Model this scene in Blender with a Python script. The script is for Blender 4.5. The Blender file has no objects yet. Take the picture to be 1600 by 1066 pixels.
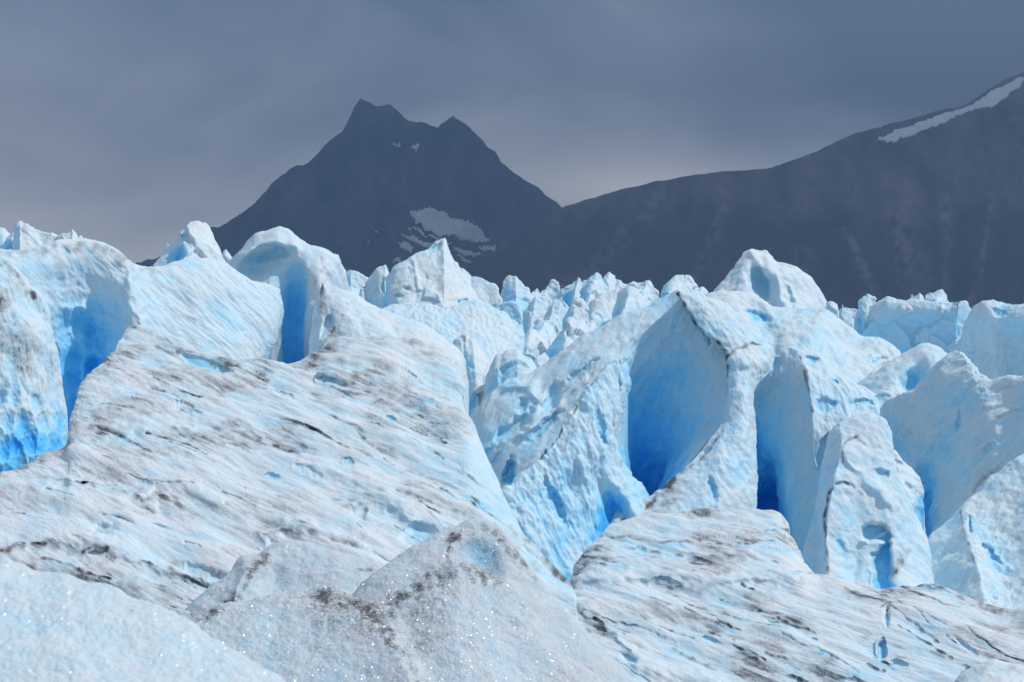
import bpy, math
import numpy as np
from mathutils import Vector

# ---------------------------------------------------------------- camera
sc = bpy.context.scene
F = 2222.0                       # focal length in photo pixels (1600 wide)
HOR = 400.0                      # eye level in the photo
TH = math.atan((533.0 - HOR) / F)
cd = bpy.data.cameras.new('camera'); cam = bpy.data.objects.new('camera', cd)
sc.collection.objects.link(cam); sc.camera = cam
cam.location = (0, 0, 0); cam.rotation_euler = (math.pi / 2 - TH, 0, 0)
cd.sensor_width = 36; cd.lens = 36 * F / 1600; cd.clip_start = 0.05; cd.clip_end = 60000
cd.dof.use_dof = True; cd.dof.focus_distance = 24.0; cd.dof.aperture_fstop = 8.0
# ---------------------------------------------------------------- light
HAZE = 0.95e-4
SUN_AZ, SUN_EL = 80.0, 50.0      # degrees clockwise from the view direction (+Y), and above the horizon
SUN_DIR = Vector((math.sin(math.radians(SUN_AZ)) * math.cos(math.radians(SUN_EL)),
                  math.cos(math.radians(SUN_AZ)) * math.cos(math.radians(SUN_EL)),
                  math.sin(math.radians(SUN_EL))))
sl = bpy.data.lights.new('sun', 'SUN'); sl.energy = 3.05; sl.angle = math.radians(0.9); sl.color = (1.0, 0.97, 0.93)
so = bpy.data.objects.new('sun', sl); sc.collection.objects.link(so)
so.rotation_euler = SUN_DIR.to_track_quat('Z', 'Y').to_euler(); so.location = SUN_DIR * 50
w = bpy.data.worlds.new("World"); sc.world = w; w.use_nodes = True
nt = w.node_tree; N = nt.nodes; L = nt.links; N.clear()
def nd(t, **k):
    n = N.new(t)
    for a, b in k.items(): setattr(n, a, b)
    return n
def lk(a, b): L.new(a, b)
def math_n(op, a, b=None, clamp=False):
    n = nd('ShaderNodeMath', operation=op); n.use_clamp = clamp
    for i, v in enumerate((a, b)):
        if v is None: continue
        if hasattr(v, 'links'): lk(v, n.inputs[i])
        else: n.inputs[i].default_value = v
    return n.outputs[0]
def ramp(fac, stops, interp='LINEAR'):
    r = nd('ShaderNodeValToRGB'); r.color_ramp.interpolation = interp; e = r.color_ramp.elements
    while len(e) < len(stops): e.new(0.5)
    for q, (p, c) in zip(e, stops):
        q.position = p; q.color = (*c, 1) if hasattr(c, '__len__') else (c, c, c, 1)
    lk(fac, r.inputs[0]); return r.outputs[0]
def mixc(fac, a, b, mode='MIX'):
    m = nd('ShaderNodeMix', data_type='RGBA', blend_type=mode)
    for s, v in ((m.inputs[0], fac), (m.inputs[6], a), (m.inputs[7], b)):
        if hasattr(v, 'links'): lk(v, s)
        elif hasattr(v, '__len__'): s.default_value = (*v, 1)
        else: s.default_value = v
    return m.outputs[2]
tc = nd('ShaderNodeTexCoord'); sep = nd('ShaderNodeSeparateXYZ'); lk(tc.outputs['Generated'], sep.inputs[0])
sky = nd('ShaderNodeTexSky', sky_type='NISHITA'); sky.sun_disc = False
sky.sun_elevation = math.radians(SUN_EL); sky.sun_rotation = math.radians(SUN_AZ)
skyb = mixc(1.0, sky.outputs[0], (0.1, 0.1, 0.1), 'MULTIPLY')
mp = nd('ShaderNodeMapping'); mp.inputs['Scale'].default_value = (4.6, 1.0, 8.5); mp.inputs['Rotation'].default_value = (0, 0.12, 0)
lk(tc.outputs['Generated'], mp.inputs[0])
cn = nd('ShaderNodeTexNoise'); cn.inputs['Scale'].default_value = 1.0; cn.inputs['Detail'].default_value = 5; cn.inputs['Roughness'].default_value = 0.5
cn.inputs['Distortion'].default_value = 0.4
lk(mp.outputs[0], cn.inputs['Vector'])
# storm cloud: slate grey-blue, paler towards the horizon, brightest low on the left
hz = math_n('ADD', math_n('MULTIPLY', sep.outputs[2], -3.2), math_n('MULTIPLY', sep.outputs[0], -0.55))
cv = math_n('ADD', math_n('ADD', hz, 0.60), math_n('MULTIPLY', math_n('SUBTRACT', cn.outputs[0], 0.5), 1.05), True)
storm = ramp(cv, [(0.0, (0.13, 0.17, 0.24)), (0.3, (0.26, 0.315, 0.40)), (0.6, (0.48, 0.535, 0.60)), (1.0, (0.82, 0.86, 0.88))])
# a paler gap low over the ridge right of the peak
gq = math_n('ADD', math_n('POWER', math_n('ABSOLUTE', math_n('DIVIDE', math_n('SUBTRACT', sep.outputs[0], 0.10), 0.10)), 2.0), math_n('POWER', math_n('ABSOLUTE', math_n('DIVIDE', math_n('SUBTRACT', sep.outputs[2], 0.045), 0.022)), 2.0))
glow = math_n('MULTIPLY', math_n('EXPONENT', math_n('MULTIPLY', gq, -1.0)), math_n('ADD', math_n('MULTIPLY', math_n('SUBTRACT', cn.outputs[0], 0.5), 3.0), 1.0, True))
storm = mixc(math_n('MULTIPLY', glow, 0.55), storm, (0.95, 0.97, 0.93))
# the cloud bank ahead thins overhead and behind the viewer
cov = math_n('SUBTRACT', 1.0, math_n('MULTIPLY', math_n('SUBTRACT', sep.outputs[2], 0.26), 2.6, True))
fwd = math_n('MULTIPLY', math_n('ADD', sep.outputs[1], 0.35), 2.0, True)
cover = math_n('MULTIPLY', cov, fwd)
bright = mixc(0.55, skyb, (0.50, 0.61, 0.73))          # thin bright cloud over blue
fin = mixc(cover, bright, storm)
bg = nd('ShaderNodeBackground'); bg.inputs[1].default_value = 1.0; lk(fin, bg.inputs[0])
wo = nd('ShaderNodeOutputWorld'); lk(bg.outputs[0], wo.inputs[0])
sc.view_settings.view_transform = 'Standard'; sc.view_settings.look = 'None'
sc.view_settings.exposure = 0.0; sc.view_settings.gamma = 1.0
sc.cycles.use_denoising = True
sc.cycles.max_bounces = 8; sc.cycles.diffuse_bounces = 6; sc.cycles.glossy_bounces = 2; sc.cycles.transmission_bounces = 2
sc.cycles.volume_bounces = 0
sc.cycles.caustics_reflective = False; sc.cycles.caustics_refractive = False

# ---------------------------------------------------------------- noise (numpy)
def _hash(ix, iy, iz, seed):
    h = (ix * 374761393 + iy * 668265263 + iz * 2147483647 + seed * 144665) & 0xFFFFFFFF
    h = (h ^ (h >> 13)) * 1274126177 & 0xFFFFFFFF
    h = (h ^ (h >> 16)) * 2246822519 & 0xFFFFFFFF
    return (h ^ (h >> 13)) & 0xFFFFFFFF
_G = np.random.RandomState(5).normal(size=(256, 3)); _G /= np.linalg.norm(_G, axis=1)[:, None]
def perlin(P, seed=0):
    Pi = np.floor(P).astype(np.int64); Pf = P - Pi
    u = Pf * Pf * Pf * (Pf * (Pf * 6 - 15) + 10)
    out = 0
    for dx in (0, 1):
        wx = u[:, 0] if dx else 1 - u[:, 0]
        for dy in (0, 1):
            wy = u[:, 1] if dy else 1 - u[:, 1]
            for dz in (0, 1):
                wz = u[:, 2] if dz else 1 - u[:, 2]
                g = _G[_hash(Pi[:, 0] + dx, Pi[:, 1] + dy, Pi[:, 2] + dz, seed) & 255]
                d = Pf - np.array([dx, dy, dz])
                out = out + wx * wy * wz * (g * d).sum(1)
    return out * 1.5
def fbm(P, seed=0, octv=4, gain=0.5):
    s = 0; a = 1; f = 1
    for o in range(octv):
        s = s + a * perlin(P * f + o * 17.3, seed + o); a *= gain; f *= 2.03
    return s
def ridged(P, seed=0, octv=3):
    s = 0; a = 1; f = 1
    for o in range(octv):
        s = s + a * (0.5 - np.abs(perlin(P * f + o * 9.1, seed + o)) * 1.6); a *= 0.5; f *= 2.1
    return s - 0.36
def worley(P, seed=0):
    Pi = np.floor(P).astype(np.int64); best = np.full(len(P), 9.0)
    for dx in (-1, 0, 1):
        for dy in (-1, 0, 1):
            for dz in (-1, 0, 1):
                c = Pi + np.array([dx, dy, dz]); h = _hash(c[:, 0], c[:, 1], c[:, 2], seed)
                q = np.stack([(h & 1023) / 1023., ((h >> 10) & 1023) / 1023., ((h >> 20) & 1023) / 1023.], 1)
                d = ((c + q - P) ** 2).sum(1); best = np.minimum(best, d)
    return np.sqrt(best)

def facets(P, seed=0):
    """a tilted plane per cell: blocky broken ice"""
    Pi = np.floor(P).astype(np.int64); best = np.full(len(P), 9.0); val = np.zeros(len(P))
    for dx in (-1, 0, 1):
        for dy in (-1, 0, 1):
            for dz in (-1, 0, 1):
                c = Pi + np.array([dx, dy, dz]); h = _hash(c[:, 0], c[:, 1], c[:, 2], seed)
                q = np.stack([(h & 1023) / 1023., ((h >> 10) & 1023) / 1023., ((h >> 20) & 1023) / 1023.], 1)
                D = P - c - q; d = (D ** 2).sum(1); v = (D * _G[(h >> 7) & 255]).sum(1) * 1.3 + (((h >> 3) & 31) - 16) / 60.
                val = np.where(d < best, v, val); best = np.minimum(best, d)
    return val
# ---------------------------------------------------------------- geometry helpers
CT, ST = math.cos(TH), math.sin(TH)
def unproject(px, py, Y):
    x = (px - 800.0) / F; v = -(py - 533.0) / F
    dy = CT + v * ST; dz = -ST + v * CT
    s = Y / dy
    return np.stack([x * s, Y + 0 * x, dz * s], -1)
def sstep(a, b, x):
    t = np.clip((x - a) / (b - a), 0, 1); return t * t * (3 - 2 * t)
def polyd(px, py, pts):
    best = np.full(px.shape, 1e9)
    for (x0, y0), (x1, y1) in zip(pts[:-1], pts[1:]):
        dx, dy = x1 - x0, y1 - y0; l2 = dx * dx + dy * dy + 1e-9
        t = np.clip(((px - x0) * dx + (py - y0) * dy) / l2, 0, 1)
        best = np.minimum(best, np.hypot(px - x0 - t * dx, py - y0 - t * dy))
    return best
def inpoly(px, py, pts):
    r = np.zeros(px.shape, bool); n = len(pts)
    for i in range(n):
        x0, y0 = pts[i]; x1, y1 = pts[(i + 1) % n]
        if y0 == y1: continue
        c = ((y0 > py) != (y1 > py)) & (px < (x1 - x0) * (py - y0) / (y1 - y0) + x0); r ^= c
    return r
def hermite(A, counts, sharp=()):
    """A: (n, m, c) control rows; resample axis 0 with counts[k] steps per segment."""
    n = len(A); out = []
    for k in range(n - 1):
        p0, p1 = A[k], A[k + 1]; d = p1 - p0
        def tang(i):
            if i in sharp or i == 0 or i == n - 1: return d
            a, b = A[i] - A[i - 1], A[i + 1] - A[i]
            la = np.linalg.norm(a[:, :3], axis=-1, keepdims=True) + 1e-6; lb = np.linalg.norm(b[:, :3], axis=-1, keepdims=True) + 1e-6
            t = (a / la * lb + b / lb * la) / (la + lb)       # non-uniform tangent, unit speed
            return t * np.linalg.norm(d[:, :3], axis=-1, keepdims=True)
        m0, m1 = tang(k), tang(k + 1); c = counts[k]
        t = np.arange(c) / c
        if k == n - 2: t = np.append(t, 1.0)
        t = t[:, None, None]
        out.append((2 * t**3 - 3 * t**2 + 1) * p0 + (t**3 - 2 * t**2 + t) * m0 + (-2 * t**3 + 3 * t**2) * p1 + (t**3 - t**2) * m1)
    return np.concatenate(out, 0)
def build_mesh(name, V, Q, attrs, mat, parent=None, base=None, smooth=True):
    me = bpy.data.meshes.new(name)
    V = np.asarray(V, np.float64)
    if base is None: base = np.array([V[:, 0].mean(), V[:, 1].mean(), V[:, 2].min()])
    V = V - base
    me.vertices.add(len(V)); me.vertices.foreach_set('co', V.astype(np.float32).ravel())
    me.loops.add(Q.size); me.loops.foreach_set('vertex_index', Q.astype(np.int32).ravel())
    me.polygons.add(len(Q)); me.polygons.foreach_set('loop_start', (np.arange(len(Q)) * Q.shape[1]).astype(np.int32))
    me.polygons.foreach_set('use_smooth', np.full(len(Q), smooth))
    for k, a in attrs.items():
        at = me.attributes.new(k, 'FLOAT', 'POINT'); at.data.foreach_set('value', a.astype(np.float32))
    me.update(); me.validate(); me.materials.append(mat)
    o = bpy.data.objects.new(name, me); sc.collection.objects.link(o)
    if parent is None: o.location = base
    else: o.parent = parent; o.location = Vector(base) - parent.location
    return o
def tag(o, label=None, cat=None, group=None, kind=None):
    if label: o['label'] = label
    if cat: o['category'] = cat
    if group: o['group'] = group
    if kind: o['kind'] = kind
    return o

# ---------------------------------------------------------------- materials
def new_mat(name):
    global nt, N, L
    m = bpy.data.materials.new(name); m.use_nodes = True; nt = m.node_tree; N = nt.nodes; L = nt.links; N.clear(); return m
_mats = {}
def ice_mat(unit, fore=False):
    """weathered glacier ice; unit = metres covered by one photo pixel on the object (sets the size of the fine grain)"""
    key = (round(math.log(unit) * 2.5), fore)
    if key in _mats: return _mats[key]
    m = new_mat('glacier_ice'); _mats[key] = m; unit = math.exp(key[0] / 2.5)
    tc = nd('ShaderNodeTexCoord').outputs['Object']
    def noise(px, det=4, rough=0.6, dist=0.0):
        n = nd('ShaderNodeTexNoise'); n.inputs['Scale'].default_value = 1.0 / (px * unit); n.inputs['Detail'].default_value = det
        n.inputs['Roughness'].default_value = rough; n.inputs['Distortion'].default_value = dist; lk(tc, n.inputs['Vector']); return n.outputs[0]
    dirt = nd('ShaderNodeAttribute', attribute_name='dirt').outputs['Fac']; blue = nd('ShaderNodeAttribute', attribute_name='blue').outputs['Fac']
    if fore: blue = math_n('MULTIPLY', blue, 0.65)
    n1 = noise(14, 5, 0.65); n2 = noise(4.0 if fore else 3.2, 3, 0.8); n3 = noise(60, 3)
    b = math_n('ADD', blue, math_n('MULTIPLY', math_n('SUBTRACT', n1, 0.5), 0.22))
    b = math_n('ADD', b, math_n('MULTIPLY', math_n('SUBTRACT', n3, 0.5), 0.20), True)
    base = ramp(b, [(0.0, (0.685, 0.725, 0.745)), (0.18, (0.60, 0.725, 0.79)), (0.40, (0.41, 0.70, 0.86)), (0.68, (0.17, 0.59, 0.90)), (1.0, (0.045, 0.42, 0.86))])
    # grit: fine dark grains that gather where the dirt value is high
    if fore: g = math_n('ADD', dirt, math_n('MULTIPLY', math_n('MULTIPLY', math_n('SUBTRACT', n2, 0.5), 2.5), math_n('ADD', math_n('MULTIPLY', dirt, 2.0), 0.08, True)))
    else: g = math_n('ADD', dirt, math_n('MULTIPLY', math_n('SUBTRACT', n2, 0.5), 0.9))
    g = math_n('MULTIPLY', math_n('ADD', g, math_n('MULTIPLY', math_n('SUBTRACT', n1, 0.5), 0.5)), 1.0, True)
    gf = ramp(g, [(0.0, 0.0), (0.28, 0.07), (0.52, 0.50), (1.0, 0.92)] if fore else [(0.0, 0.0), (0.18, 0.03), (0.5, 0.36), (1.0, 0.93)])
    gc = mixc(g, (0.29, 0.28, 0.285), (0.045, 0.04, 0.043))
    if fore is True: base = mixc(1.0, base, (0.90, 0.90, 0.91), 'MULTIPLY')
    col = mixc(gf, base, gc)
    p = nd('ShaderNodeBsdfPrincipled'); lk(col, p.inputs['Base Color'])
    lk(math_n('ADD', math_n('MULTIPLY', blue, -0.22), 0.58), p.inputs['Roughness']); p.inputs['IOR'].default_value = 1.31
    p.inputs['Specular IOR Level'].default_value = 0.45
    p.inputs['Subsurface Weight'].default_value = 0.55; p.inputs['Subsurface Scale'].default_value = 7.0 * unit; p.inputs['Subsurface Radius'].default_value = (0.25, 0.65, 1.0)
    hgt = math_n('ADD', math_n('MULTIPLY', n1, 1.3), math_n('MULTIPLY', n2, 0.55))
    bp = nd('ShaderNodeBump'); bp.inputs['Distance'].default_value = 5.0 * unit; bp.inputs['Strength'].default_value = 0.7 if fore else 0.30
    lk(hgt, bp.inputs['Height']); lk(bp.outputs[0], p.inputs['Normal'])
    sh = p.outputs[0]
    if fore:      # coarse wet crystals that catch the sun
        vo = nd('ShaderNodeTexVoronoi'); vo.inputs['Scale'].default_value = 1.0 / (1.3 * unit); lk(tc, vo.inputs['Vector'])
        nm = nd('ShaderNodeVectorMath', operation='SUBTRACT'); lk(vo.outputs['Color'], nm.inputs[0]); nm.inputs[1].default_value = (0.5, 0.5, 0.3)
        nn = nd('ShaderNodeVectorMath', operation='NORMALIZE'); lk(nm.outputs[0], nn.inputs[0])
        gl = nd('ShaderNodeBsdfGlossy'); gl.inputs['Roughness'].default_value = 0.22; lk(nn.outputs[0], gl.inputs['Normal'])
        ms = nd('ShaderNodeMixShader'); ms.inputs[0].default_value = 0.055; lk(sh, ms.inputs[1]); lk(gl.outputs[0], ms.inputs[2]); sh = ms.outputs[0]
    o = nd('ShaderNodeOutputMaterial'); lk(sh, o.inputs[0])
    return m
def rock_mat(name, unit, c0, c1):
    m = new_mat(name); tc = nd('ShaderNodeTexCoord').outputs['Object']
    def noise(px, det=6, sc3=(1, 1, 1)):
        mp = nd('ShaderNodeMapping'); mp.inputs['Scale'].default_value = sc3; lk(tc, mp.inputs[0])
        n = nd('ShaderNodeTexNoise'); n.inputs['Scale'].default_value = 1.0 / (px * unit); n.inputs['Detail'].default_value = det; n.inputs['Roughness'].default_value = 0.6
        lk(mp.outputs[0], n.inputs['Vector']); return n.outputs[0]
    a = noise(90, 7, (1.6, 0.6, 0.5)); b = noise(14, 5)
    s = math_n('ADD', math_n('MULTIPLY', a, 0.75), math_n('MULTIPLY', b, 0.25))
    veg = nd('ShaderNodeAttribute', attribute_name='veg').outputs['Fac']
    c = ramp(s, [(0.38, c0), (0.62, c1)])
    c = mixc(math_n('MULTIPLY', veg, 0.85, True), c, (0.006, 0.012, 0.010))
    p = nd('ShaderNodeBsdfPrincipled'); lk(c, p.inputs['Base Color']); p.inputs['Roughness'].default_value = 0.95; p.inputs['Specular IOR Level'].default_value = 0.1
    bp = nd('ShaderNodeBump'); bp.inputs['Distance'].default_value = 6 * unit; bp.inputs['Strength'].default_value = 0.6; lk(b, bp.inputs['Height']); lk(bp.outputs[0], p.inputs['Normal'])
    o = nd('ShaderNodeOutputMaterial'); lk(p.outputs[0], o.inputs[0]); return m
def snow_mat():
    m = new_mat('old_snow'); tc = nd('ShaderNodeTexCoord').outputs['Object']
    n = nd('ShaderNodeTexNoise'); n.inputs['Scale'].default_value = 0.02; n.inputs['Detail'].default_value = 6; lk(tc, n.inputs['Vector'])
    c = ramp(n.outputs[0], [(0.3, (0.74, 0.76, 0.78)), (0.7, (0.90, 0.91, 0.92))])
    p = nd('ShaderNodeBsdfPrincipled'); lk(c, p.inputs['Base Color']); p.inputs['Roughness'].default_value = 0.8
    o = nd('ShaderNodeOutputMaterial'); lk(p.outputs[0], o.inputs[0]); return m

# ---------------------------------------------------------------- the sculptor
# A form is lofted from rows of control points (photo x, photo y, relief r[, blue[, dirt]]).
# Its base plane passes at distance Y through (x0, y0) with slopes k; relief is measured towards the viewer,
# in the length one photo pixel covers there, so forms are sculpted at true proportions.
SEED = [0]
def form(name, ref, k, rows, label=None, cat=None, group=None, kind=None, back=(60, -170), wrapl=None, wrapr=None,
         sharp=(), csharp=(), b0=0.12, d0=0.0, disp=(), marks=(), streak=None, step=1.6, floor=-30.0, fore=False,
         mat=None, veg=None, parent=None, dn=0.06, skirt='tblr', crestfix=0, patches=None):
    SEED[0] += 101; seed = SEED[0]
    A = np.array([[tuple(p) + ((b0,) if len(p) < 4 else ()) + ((d0,) if len(p) < 5 else ()) for p in r] for r in rows], float)
    csharp = list(csharp); sharp = list(sharp)
    if wrapl:
        c = A[:, :1].copy(); c[..., 0] += wrapl[0]; c[..., 1] += wrapl[1]; c[..., 2] += wrapl[2]
        if len(wrapl) > 3: c[..., 3] = wrapl[3]
        A = np.concatenate([c, A], 1); csharp = [i + 1 for i in csharp] + [1]
    if wrapr:
        c = A[:, -1:].copy(); c[..., 0] += wrapr[0]; c[..., 1] += wrapr[1]; c[..., 2] += wrapr[2]
        if len(wrapr) > 3: c[..., 3] = wrapr[3]
        csharp.append(A.shape[1] - 1); A = np.concatenate([A, c], 1)
    nb = 0
    if back:
        r1 = A[:1].copy(); r1[..., 1] += back[0] * 0.25; r1[..., 2] += back[1] * 0.4
        r0 = A[:1].copy(); r0[..., 1] += back[0]; r0[..., 2] += back[1]
        A = np.concatenate([r0, r1, A], 0); sharp = [i + 2 for i in sharp]; nb = 2
    seg = np.linalg.norm(np.diff(A[..., :2], axis=0), axis=-1)
    cr = np.maximum(2, np.ceil(np.percentile(seg, 75, axis=1) / step)).astype(int)
    cr[:nb] = np.minimum(cr[:nb], 14)
    seg = np.linalg.norm(np.diff(A[..., :2], axis=1), axis=-1)
    cc = np.maximum(2, np.ceil(np.percentile(seg, 75, axis=0) / step)).astype(int)
    G = hermite(A, cr, sharp)
    G = hermite(G.transpose(1, 0, 2), cc, csharp).transpose(1, 0, 2)
    nr, nc, _ = G.shape
    front = np.zeros(nr); front[sum(cr[:nb]):] = 1.0; front = np.repeat(front[:, None], nc, 1)
    px, py, r, blue, dirt = (G[..., i].copy() for i in range(5))
    x0, y0, Y0 = ref; kx, ky = k
    unit = Y0 / F
    jit = lambda L_, s: perlin(np.stack([px.ravel() / L_, py.ravel() / L_, 0 * px.ravel() + s], 1), seed).reshape(px.shape)
    jx, jy = jit(17., 3.3) * 7, jit(17., 8.8) * 7
    for mk in marks:
        if mk[0] == 'e':        # ('e', x, y, rx, ry, angle, dent px, blue, dirt)
            _, ex, ey, rx, ry, an, de, bl, di = mk
            if name == 'glacier_slope' and rx < 16: rx, ry, an, bl, de = rx * 1.35, ry * 0.62, an * 0.5 + 12, bl * 0.6, de * 0.8
            c, s = math.cos(math.radians(an)), math.sin(math.radians(an))
            jf = min(rx, ry) / 14.0
            X, Y_ = px + jx * min(jf, 1.3) - ex, py + jy * min(jf, 1.3) - ey; u_, v_ = (X * c + Y_ * s) / rx, (-X * s + Y_ * c) / ry
            q = np.sqrt(u_**2 + v_**2) + 0.30 * min(1.0, 7.0 / min(rx, ry)) * jit(max(3.5, min(rx, ry) * 0.9), 6.1) * (1 + 0 * u_); m_ = sstep(1.2, 0.35, q) * front
            r -= de * m_; blue += bl * m_; dirt += di * sstep(1.5, 1.0, q) * sstep(0.6, 1.0, q) * front * (v_ < 0.2)
        elif mk[0] == 'p':      # ('p', outline, dent px, blue, softness): melted-out pocket of a drawn shape
            _, poly, de, bl, sf = mk; jw = 0.08 * sf; X, Y_ = px + jw * jx, py + jw * jy
            d = polyd(X, Y_, poly + poly[:1]); m_ = np.where(inpoly(X, Y_, poly), sstep(0, sf, d), 0) * front
            r -= de * m_; blue += bl * m_ * (0.75 + 0.25 * sstep(0, 6 * sf, d)); dirt *= 1 - m_
        elif mk[0] == 'cracks':  # ('cracks', [(points, width, strength)...]) thin dirty melt cracks, each a shallow step
            for pts, wd, stg in mk[1]:
                xs_, ys_ = [q[0] for q in pts], [q[1] for q in pts]
                bb = np.nonzero((px > min(xs_) - 9) & (px < max(xs_) + 9) & (py > min(ys_) - 9) & (py < max(ys_) + 9) & (front > .5))
                if not len(bb[0]): continue
                X, Y_ = px[bb] + 0.35 * jx[bb], py[bb] + 0.35 * jy[bb]; d = polyd(X, Y_, pts)
                m_ = np.exp(-(d / wd) ** 2) * (0.55 + 0.8 * np.clip(jit(9., 2.7)[bb] + .3, 0, 1)); dirt[bb] += stg * m_; r[bb] -= 2.2 * wd * m_; d2 = polyd(X, Y_ - 2.2 * wd, pts); blue[bb] += 0.14 * np.exp(-(d2 / (1.6 * wd)) ** 2)
        elif mk[0] == 'w':      # ('w', points, width, bowl size, depth, blue): sun-cups with sharp pale rims
            _, pts, wd, bs, de, bl = mk; m_ = sstep(1.25, 0.6, polyd(px + jx, py + jy, pts) / wd) * front
            Qw = np.stack([(px + 3 * jit(9., 4.)).ravel() / bs, (py + 3 * jit(9., 6.)).ravel() / (bs * 1.7), 0 * px.ravel() + 0.5], 1)
            wv = np.minimum(worley(Qw, seed + 3), 1.0).reshape(px.shape); r += de * m_ * (wv ** 1.5 - 0.45); blue += bl * m_ * (0.62 - wv) * 1.6
        else:                   # (kind, points, width, strength)
            kd, pts, wd, stg = mk[:4]; jj = min(wd / 8., 1.0) if wd > 5 else 0.22
            d = polyd(px + jx * jj, py + jy * jj, pts); m_ = np.exp(-(d / wd) ** 2) * front
            if kd == 'd': dirt += stg * m_ * (0.8 + 0.9 * jit(11., 1.7))
            elif kd == 'b': blue += stg * m_
            elif kd == 'r': r += stg * m_
    inv = (1 - (ky * (y0 - py) + kx * (px - x0)) / F) / Y0
    Y = (1.0 / inv) * (1 - r / F)
    P = unproject(px, py, Y); Pf = P.reshape(-1, 3)
    du = np.gradient(P, axis=1); dv = np.gradient(P, axis=0)
    Nn = np.cross(du, dv); Nn /= np.linalg.norm(Nn, axis=-1, keepdims=True) + 1e-12
    if (Nn * -P).sum() < 0: Nn = -Nn
    Nn = Nn.reshape(-1, 3)
    flow = lambda dx, dp: (dx, kx * dx - ky * dp, -dp)      # a direction drawn on the form's own plane
    um = np.clip((Y / Y0), 0.5, 2.0).ravel() * unit
    tot = np.zeros(len(Pf))
    # keep silhouettes close to their drawn line, but still a little rough
    for dsp in disp:
        kd, Lp, amp = dsp[:3]; stv = dsp[3] if len(dsp) > 3 else None; stv = (flow(*stv[:2]) + (stv[2],)) if stv is not None and len(stv) == 3 else stv; s2 = seed + int(Lp * 7)
        Q = Pf / (Lp * unit)
        if stv is not None:
            v = np.array(stv[:3], float); v /= np.linalg.norm(v); a = (Q @ v)[:, None] * v; Q = Q - a * (1 - 1.0 / stv[3])
        if kd == 'n': h = fbm(Q, s2, 4, 0.42); amp = amp * (0.7 if Lp < 25 else 1.0)
        elif kd == 's': h = fbm(Q, s2, 2)
        elif kd == 'r': amp = amp * (0.75 if Lp < 40 and name not in ('glacier_slope', 'mountain', 'mountain_slope') else 1.0); h = ridged(Q, s2, 3)
        elif kd == 'w': amp = amp * (0.55 if amp < 1.5 else 0.9); h = worley(Q + 0.25 * perlin(Q * 1.7, s2)[:, None], s2) - 0.5       # bowls with raised rims
        elif kd == 'c': h = 0.5 - worley(Q, s2)
        elif kd == 'f': h = facets(Q, s2)
        tot += amp * h * um
    if crestfix:
        it = sum(cr[:nb]); c0_ = 0.30; fr = c0_ + (1 - c0_) * sstep(0, crestfix, py - py[it:it + 1]); fr[:it] = c0_; tot = tot * fr.ravel()
    if disp:
        Pf = Pf + Nn * tot[:, None]
    P = Pf.reshape(nr, nc, 3)
    # flow-stretched grime and broad tone variation
    blue = blue.ravel(); dirt = dirt.ravel()
    blue = blue + 0.13 * fbm(Pf / (60 * unit), seed + 7, 4) - 0.9 * 0 - np.clip(tot / unit, -6, 6) * 0.012
    if streak:
        v = np.array(streak[0] if len(streak[0]) == 3 else flow(*streak[0]), float); v /= np.linalg.norm(v); S, am = streak[1], streak[2]
        Q = Pf / (streak[3] * unit); a = (Q @ v)[:, None] * v; Q = Q - a * (1 - 1.0 / S)
        h = fbm(Q, seed + 31, 5, 0.62); big = fbm(Pf / (130 * unit), seed + 41, 4, 0.6)
        Q2 = Pf / (0.38 * streak[3] * unit); a = (Q2 @ v)[:, None] * v; h2 = fbm(Q2 - a * (1 - 1.0 / (S * 1.6)), seed + 61, 3, 0.6)
        pt = sstep(-0.30, 0.45, big)
        f = np.clip(0.75 * sstep(0.05, 0.85, h + 0.45 * big) + 0.55 * sstep(0.30, 0.75, h2) * pt, 0, 1)
        hollow = np.clip(-tot / unit / 5.0, -1, 1); f = f * (1 + 0.5 * hollow)
        dirt = dirt + am * f * (0.55 + 0.42 * pt) + dn * pt
        blue = blue - 0.05 * pt + 0.12 * sstep(0.1, 0.6, -h)
    dirt = np.clip(dirt, 0, 1) ; blue = np.clip(blue, 0, 1)
    idx = np.arange(nr * nc).reshape(nr, nc)
    Q4 = np.stack([idx[:-1, :-1], idx[1:, :-1], idx[1:, 1:], idx[:-1, 1:]], -1).reshape(-1, 4)
    # solid skirt down from every border
    brd = np.concatenate([idx[0, :], idx[1:, -1], idx[-1, -2::-1], idx[-2:0:-1, 0]])
    Vb = Pf[brd].copy(); Vb[:, 2] = np.minimum(Vb[:, 2] - 1.0 * unit, floor if floor is not None else Vb[:, 2] - 200 * unit)
    nbv = len(Pf); ib = np.arange(len(brd)) + nbv; nx = np.roll(np.arange(len(brd)), -1)
    side = np.array(['t'] * (nc - 1) + ['r'] * (nr - 1) + ['b'] * (nc - 1) + ['l'] * (nr - 1))
    if wrapl: skirt = skirt.replace('l', '')
    if wrapr: skirt = skirt.replace('r', '')
    keep = np.isin(side, list(skirt))
    Qs = np.stack([brd, brd[nx], ib[nx], ib], -1)[keep]
    V = np.concatenate([Pf, Vb]); at = {'dirt': np.concatenate([dirt, dirt[brd]]), 'blue': np.concatenate([blue, np.clip(blue[brd], 0.4, 1)])}
    if veg is not None:
        vv = veg(px, py, jit).ravel(); at = {'veg': np.concatenate([vv, vv[brd]])}
    o = build_mesh(name, V, np.concatenate([Q4, Qs]), at, mat or ice_mat(unit, fore), parent)
    tag(o, label, cat, group, kind)
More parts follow.
